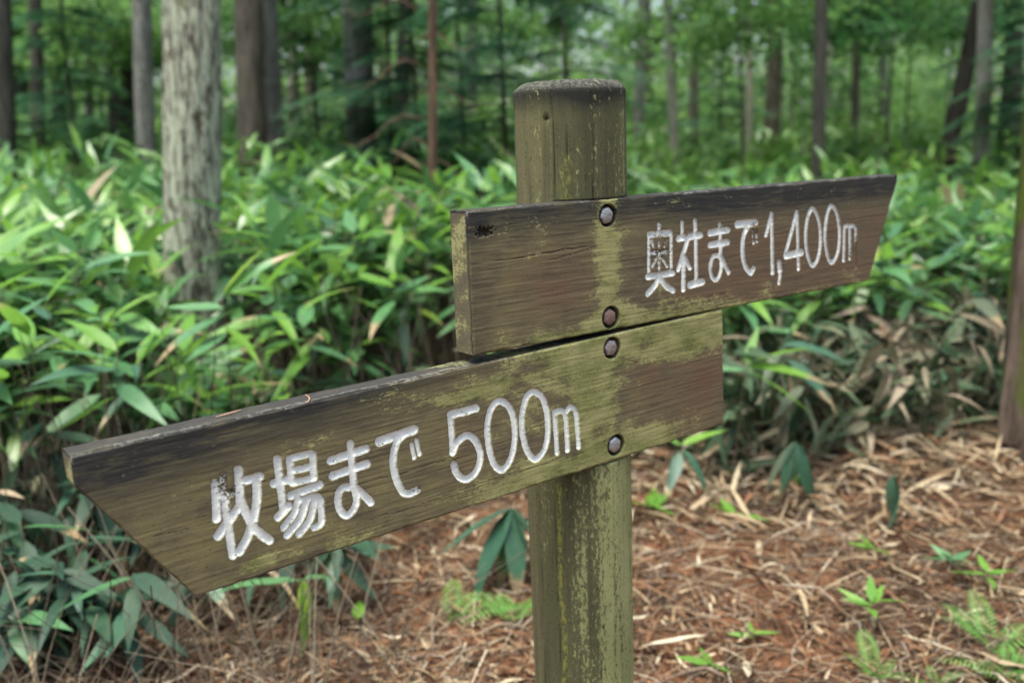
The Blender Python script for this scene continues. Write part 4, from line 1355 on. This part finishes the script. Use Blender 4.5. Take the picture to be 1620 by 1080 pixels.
px_plant('variegated_bamboo_grass', 'arching shoot with yellow edged hanging leaves below the lower board', 395, 1040, .21, (.15, .0),
         [(1, 3.3, -1.2, 'yellow', 4, .75), (1, 3.0, -1.25, 'bright', 0, .95), (.98, -1.5, .05, 'mid', 5, .95), (1, .6, -.3, 'mid', 4, .8)], r=.002)
def lowz(u, v):
    c = 'at the left edge' if u < 50 else 'below the pointed board tip' if u < 150 else 'under the slanted board end' if u < 300 else 'under the first carved characters' if u < 460 else 'left of the post'
    return c + (' in the bottom corner' if u < 300 and v > 1000 else ' on the shaded edge' if v < 930 else '')


LOWP = [(60, 965, .40), (150, 1010, .30), (205, 950, .42), (30, 1060, .25), (260, 1035, .28), (120, 905, .50), (330, 930, .36), (10, 900, .55), (180, 1075, .18), (420, 905, .33), (505, 925, .28), (590, 850, .3), (655, 880, .26)]
LOWP += [(R.uniform(-40, 290), R.uniform(860, 1090), R.uniform(.15, .38)) for i in range(24)] + [(R.uniform(300, 560), R.uniform(860, 985), R.uniform(.15, .30)) for i in range(15)]
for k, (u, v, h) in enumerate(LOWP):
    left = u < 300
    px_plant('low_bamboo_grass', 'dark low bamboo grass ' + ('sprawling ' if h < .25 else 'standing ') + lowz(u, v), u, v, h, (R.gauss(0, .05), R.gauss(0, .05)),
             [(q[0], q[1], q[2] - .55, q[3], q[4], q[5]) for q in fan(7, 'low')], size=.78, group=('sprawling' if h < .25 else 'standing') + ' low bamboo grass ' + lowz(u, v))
for k in range(46):
    x = R.uniform(.35, 2.9)
    y = float(edge_y(x)) + R.uniform(-.5, .5)
    u, v = project((x, y, .3))
    if u > 1600:
        continue
    bamboo_plant(x, y, R.uniform(.28, .55), (R.gauss(0, .08), R.gauss(-.04, .06)), 'half withered grey drooping bamboo grass ' + next(t for lim, t in COLS if u < lim), 'half withered bamboo grass ' + next(t for lim, t in COLS if u < lim),
                 [(q[0], q[1], q[2] - .75, q[3], q[4], q[5]) for q in fan(7, 'wither')], 'withered_bamboo_grass')


# ferns and seedlings
def frond(L, seed):
    rs_ = np.random.default_rng(seed)
    P = Pile()
    n = 18
    k = np.linspace(0, 1, n)
    S = np.stack([0 * k, L * k, L * (.45 * k - .5 * k ** 2)], 1)
    v, f = tube(S, np.linspace(.0013, .0004, n), 4)
    P.add(v, f)
    for i in range(1, n):
        ln = L * .21 * np.sin(np.pi * (.12 + .86 * k[i])) ** .8 + .004
        for s in (-1, 1):
            bv_, bf_ = blade(ln, ln * .17, 2, .1, .2)
            d = np.array([[s * .92, .38, -.05]])
            M_ = leaf_frames(S[i][None], d, np.array([[0, -.2, 1.]]), np.ones(1))
            v, f, _ = scatter(bv_, bf_, M_, np.zeros(1))
            P.add(v, f)
    return P.build('frond', [FERN_M])


FRONDS = [frond(.17, 1), frond(.13, 2), frond(.21, 3)]


def fern(u, v, label, n, sc, az=None, el=.5, group=None):
    p = ground(u, v)
    t = thing('fern', label, 'fern', (p.x, p.y, zgf(p.x, p.y)), 0, group)
    for i in range(n):
        a = (i * 6.28 / n + R.uniform(-.4, .4)) if az is None else az + (i - (n - 1) / 2) * .7
        M = leaf_frames(np.zeros((1, 3)), dirs(np.array([a]), np.array([el + R.uniform(-.2, .2)])), np.array([[0, 0, 1.]]), np.array([sc * R.uniform(.8, 1.15)]))[0]
        obj('frond', FRONDS[i % 3], t, mat=Matrix(M.tolist()))
    return t


fern(712, 985, 'bright green fern frond on the litter left of the post', 3, 1.15, .75, .35)
fern(812, 985, 'small dull green fern touching the left side of the post', 7, .85)
fern(1385, 1078, 'bright fern at the bottom edge right of the post', 5, .75)
fern(1570, 1030, 'spreading green fern in the bottom right corner', 7, .9)
fern(1600, 1085, 'low fern cut by the bottom right corner', 6, .8)
fern(1480, 1090, 'small pale fern on the bottom edge left of the corner fern', 5, .5)


def seedling(u, v, label, n, h, sc, kind='bright', shp=2, group=None):
    p = ground(u, v)
    L = [(1 - .1 * (i // 2), i * 2.4 + R.uniform(-.3, .3), R.uniform(-.1, .5), kind, shp, sc * R.uniform(.8, 1.2)) for i in range(n)]
    return bamboo_plant(p.x, p.y, h, (R.gauss(0, .02), R.gauss(0, .02)), label, group, L, 'seedling', r=.0013)


seedling(1375, 1015, 'bright green seedling with a few leaves on open litter', 6, .09, .42)
seedling(1155, 835, 'small seedling with rounded pale leaf on the litter', 3, .05, .55)
seedling(1030, 822, 'rounded green leaf cluster touching the right side of the post', 4, .05, .75)
seedling(570, 1005, 'lone upright green leaf on the litter below the lower board', 1, .05, .6)
seedling(1520, 925, 'dark green seedling at the right on open litter', 6, .08, .38, 'mid')
seedling(1570, 940, 'green seedling beside the dark one at the right', 5, .06, .4)
seedling(1375, 880, 'tiny pale seedling under the two hanging leaves', 3, .03, .35)
seedling(1215, 1042, 'tiny green seedling near the bottom edge', 3, .03, .35)
seedling(1100, 1075, 'tiny seedling at the bottom edge right of the post', 3, .03, .4)

# ------------------------------------------------------------------ litter
rs = np.random.default_rng(123)


def litter_xy(n, y0=1.7, y1=6.0, p=1.4, clump=0):
    y = y0 + rs.random(n) ** p * (y1 - y0)
    x = rs.uniform(-.9, 1.0, n) * y
    if clump:                                               # drifts and bare spots
        q = fbm(x * 2.2, y * 2.2, s=int(clump), o=2) + .25 * rs.normal(size=n)
        k = q < np.quantile(q, .55)
        m = rs.normal(size=(n, 2)) * .12
        src = rs.choice(np.where(~k)[0], n)
        x, y = np.where(k, x[src] + m[:, 0], x), np.where(k, y[src] + m[:, 1], y)
    return x, y


LP = Pile()
n = 35000                                                   # bits of bark and needles
x, y = litter_xy(n)
bitv = np.array([(-.5, 0, 0), (.5, 0, 0), (.55, .5, .12), (-.45, .5, .12), (.3, 1, 0), (-.25, 1, .02)], float)
bitf = np.array([(0, 1, 2, 3), (3, 2, 4, 5)])
M = leaf_frames(np.stack([x, y, zg(x, y) + rs.uniform(.001, .018, n)], 1), dirs(rs.uniform(0, 6.28, n), rs.normal(.0, .22, n)), rs.normal(0, .4, (n, 3)) + [0, 0, 1], rs.uniform(.010, .042, n), rs.uniform(.002, .009, n))
V, F, r = scatter(bitv, bitf, M, rs.beta(1.0, 1.9, n))
LP.add(V, F, r)
for b in range(4):                                          # broken bamboo leaves
    n = 2000
    x, y = litter_xy(n, p=1.1, clump=9 + b)
    bv_, bf_ = CURLED[b]
    M = leaf_frames(np.stack([x, y, zg(x, y) + rs.uniform(.004, .03, n)], 1), dirs(rs.uniform(0, 6.28, n), rs.normal(.02, .2, n)), rs.normal(0, .5, (n, 3)) + [0, 0, 1], rs.uniform(.2, .85, n), rs.uniform(.10, .50, n))
    V, F, r = scatter(bv_, bf_, M, np.clip(rs.normal(.55, .24, n), 0, 1))
    LP.add(V, F, r)
# a paler drift of dead leaves where the bamboo grass ends on the right
n = 3000
x = rs.uniform(.1, 3.4, n)
y = edge_y(x) - .3 + rs.normal(0, .4, n)
bv_, bf_ = blade(.17, .028, 6, .6, .12, -.5, .012, 3)
M = leaf_frames(np.stack([x, y, zg(x, y) + rs.uniform(.005, .07, n)], 1), dirs(rs.uniform(0, 6.28, n), rs.normal(0, .3, n)), rs.normal(0, .5, (n, 3)) + [0, 0, 1], rs.uniform(.5, 1.25, n), rs.uniform(.15, .75, n))
V, F, r = scatter(bv_, bf_, M, np.clip(rs.normal(.70, .2, n), 0, 1))
LP.add(V, F, r)
n = 5200                                                    # straw: split culms and stalks lying flat
x, y = litter_xy(n, p=1.15, clump=5)
strawv = np.array([(-.5, 0, 0), (.5, 0, 0), (-.6, .5, .02), (.4, .5, .03), (-.1, 1, 0), (.25, 1, .01)], float)
strawf = np.array([(0, 1, 3, 2), (2, 3, 5, 4)])
M = leaf_frames(np.stack([x, y, zg(x, y) + rs.uniform(.006, .035, n)], 1), dirs(rs.uniform(0, 6.28, n), rs.normal(.0, .12, n)), rs.normal(0, .3, (n, 3)) + [0, 0, 1], rs.uniform(.06, .26, n), rs.uniform(.0018, .0045, n))
V, F, r = scatter(strawv, strawf, M, np.clip(rs.normal(.46, .27, n), 0, 1))
LP.add(V, F, r)
obj('leaf_litter', LP.build('leaf_litter', [LITTER_M]), kind='stuff', label='red brown forest litter of needles, bark bits and broken bamboo leaves', category='litter')

TP = Pile()


def twig_geo(L, r, seed, sides=4, n=6):
    rs_ = np.random.default_rng(seed)
    k = np.linspace(0, 1, n)
    w_ = np.cumsum(rs_.normal(0, .09, (n, 3)), 0) * L * np.array([1, 0, .5])
    P = np.stack([0 * k, (k - .5) * L, 0 * k], 1) + w_ - w_.mean(0)
    V, F = tube(P, r * (1 - .55 * k) * (1 + .2 * rs_.normal(size=n).clip(-1, 1)), sides)
    return V, F


tv = [twig_geo(1.0, .012 * s, 300 + i) for i, s in enumerate((1, .8, .6, 1.2))]
for b, (v_, f_) in enumerate(tv):
    n = 2000
    x, y = litter_xy(n, p=1.25)
    M = leaf_frames(np.stack([x, y, zg(x, y) + rs.uniform(.004, .03, n)], 1), dirs(rs.uniform(0, 6.28, n), rs.normal(0, .12, n)), np.tile([0, 0, 1.], (n, 1)), rs.uniform(.06, .26, n))
    off = TP.n
    rnd = rs.uniform(0, 1, n)
    for f in f_:
        V, F, r = scatter(v_, f, M, rnd)
        TP.add(V, F, r)
obj('twig_litter', TP.build('twig_litter', [TWIG_S]), kind='stuff', label='thin dry twigs scattered through the leaf litter', category='litter')

# the larger fallen leaves and twigs, one by one
FALLEN = [mesh('fallen_leaf', v, f, [DRYLEAF_M]) for v, f in CURLED + [blade(.14, .034, 6, .4, -.15, .5, .03, 7), blade(.19, .03, 6, .6, .1, -.6, .02, 8)]]
TWIGS = []
for i in range(8):
    V, F = twig_geo(R.uniform(.22, .42), R.uniform(.0025, .0048), 400 + i, 6, 8)
    p = Pile()
    p.add(V, F)
    if i % 2:
        V2, F2 = twig_geo(.14, .002, 420 + i, 5, 6)
        c, s = math.cos(.8), math.sin(.8)
        V2 = V2 + np.array([0, .07, 0])
        V2 = np.stack([V2[:, 0] * c + V2[:, 1] * s, -V2[:, 0] * s + V2[:, 1] * c + .02, V2[:, 2]], 1)
        p.add(V2, F2)
    TWIGS.append(p.build('fallen_twig', [TWIG_M]))


def where(u, v):
    far = 'far back' if v < 860 else 'midway' if v < 970 else 'close by'
    for lim, t in ((150, 'at the left edge'), (300, 'under the pointed board tip'), (430, 'under the first carved characters'), (560, 'by the yellow edged shoot'), (700, 'left of the bright fern'), (850, 'at the left foot of the post'),
                   (1010, 'behind the post foot'), (1130, 'at the right foot of the post'), (1260, 'right of the post'), (1390, 'by the bright seedling'), (1500, 'left of the corner fern'), (9999, 'by the corner fern at the right edge')):
        if u < lim:
            return f'{far} {t}'


nf = 0
while nf < 150:
    y = 2.0 + R.random() ** 1.3 * 2.6
    x = R.uniform(-.6, .6) * y
    if y > float(edge_y(x)) + .15:
        continue
    u, v = project((x, y, 0))
    if not (-20 < u < 1640 and v < 1100):
        continue
    wz = where(u, v)
    sz = R.random()
    o = obj('fallen_leaf', FALLEN[R.randrange(6)], label=('long' if sz > .5 else 'short') + ' curled tan leaf on litter ' + wz, category='fallen leaf', group=('long' if sz > .5 else 'short') + ' dry leaves ' + wz)
    o.location = (x, y, zgf(x, y) + R.uniform(.012, .03))
    o.rotation_euler = (R.gauss(0, .35), R.gauss(0, .5), R.uniform(0, 6.28))
    s = .4 + .6 * sz
    o.scale = (s * R.uniform(.4, 1.0), s, s)
    nf += 1
nf = 0
while nf < 80:
    y = 2.0 + R.random() ** 1.2 * 2.6
    x = R.uniform(-.6, .6) * y
    if y > float(edge_y(x)) + .1:
        continue
    u, v = project((x, y, 0))
    if not (-20 < u < 1640 and v < 1100):
        continue
    wz = where(u, v)
    sz = R.random()
    tk = R.randrange(8)
    o = obj('fallen_twig', TWIGS[tk], label=('forked' if tk % 2 else 'thin straight') + ' brown twig on litter ' + wz, category='twig', group=('forked' if tk % 2 else 'straight') + ' twigs ' + wz)
    o.location = (x, y, zgf(x, y) + R.uniform(.012, .03))
    o.rotation_euler = (R.gauss(0, .1), R.gauss(0, .3), R.uniform(0, 6.28))
    nf += 1
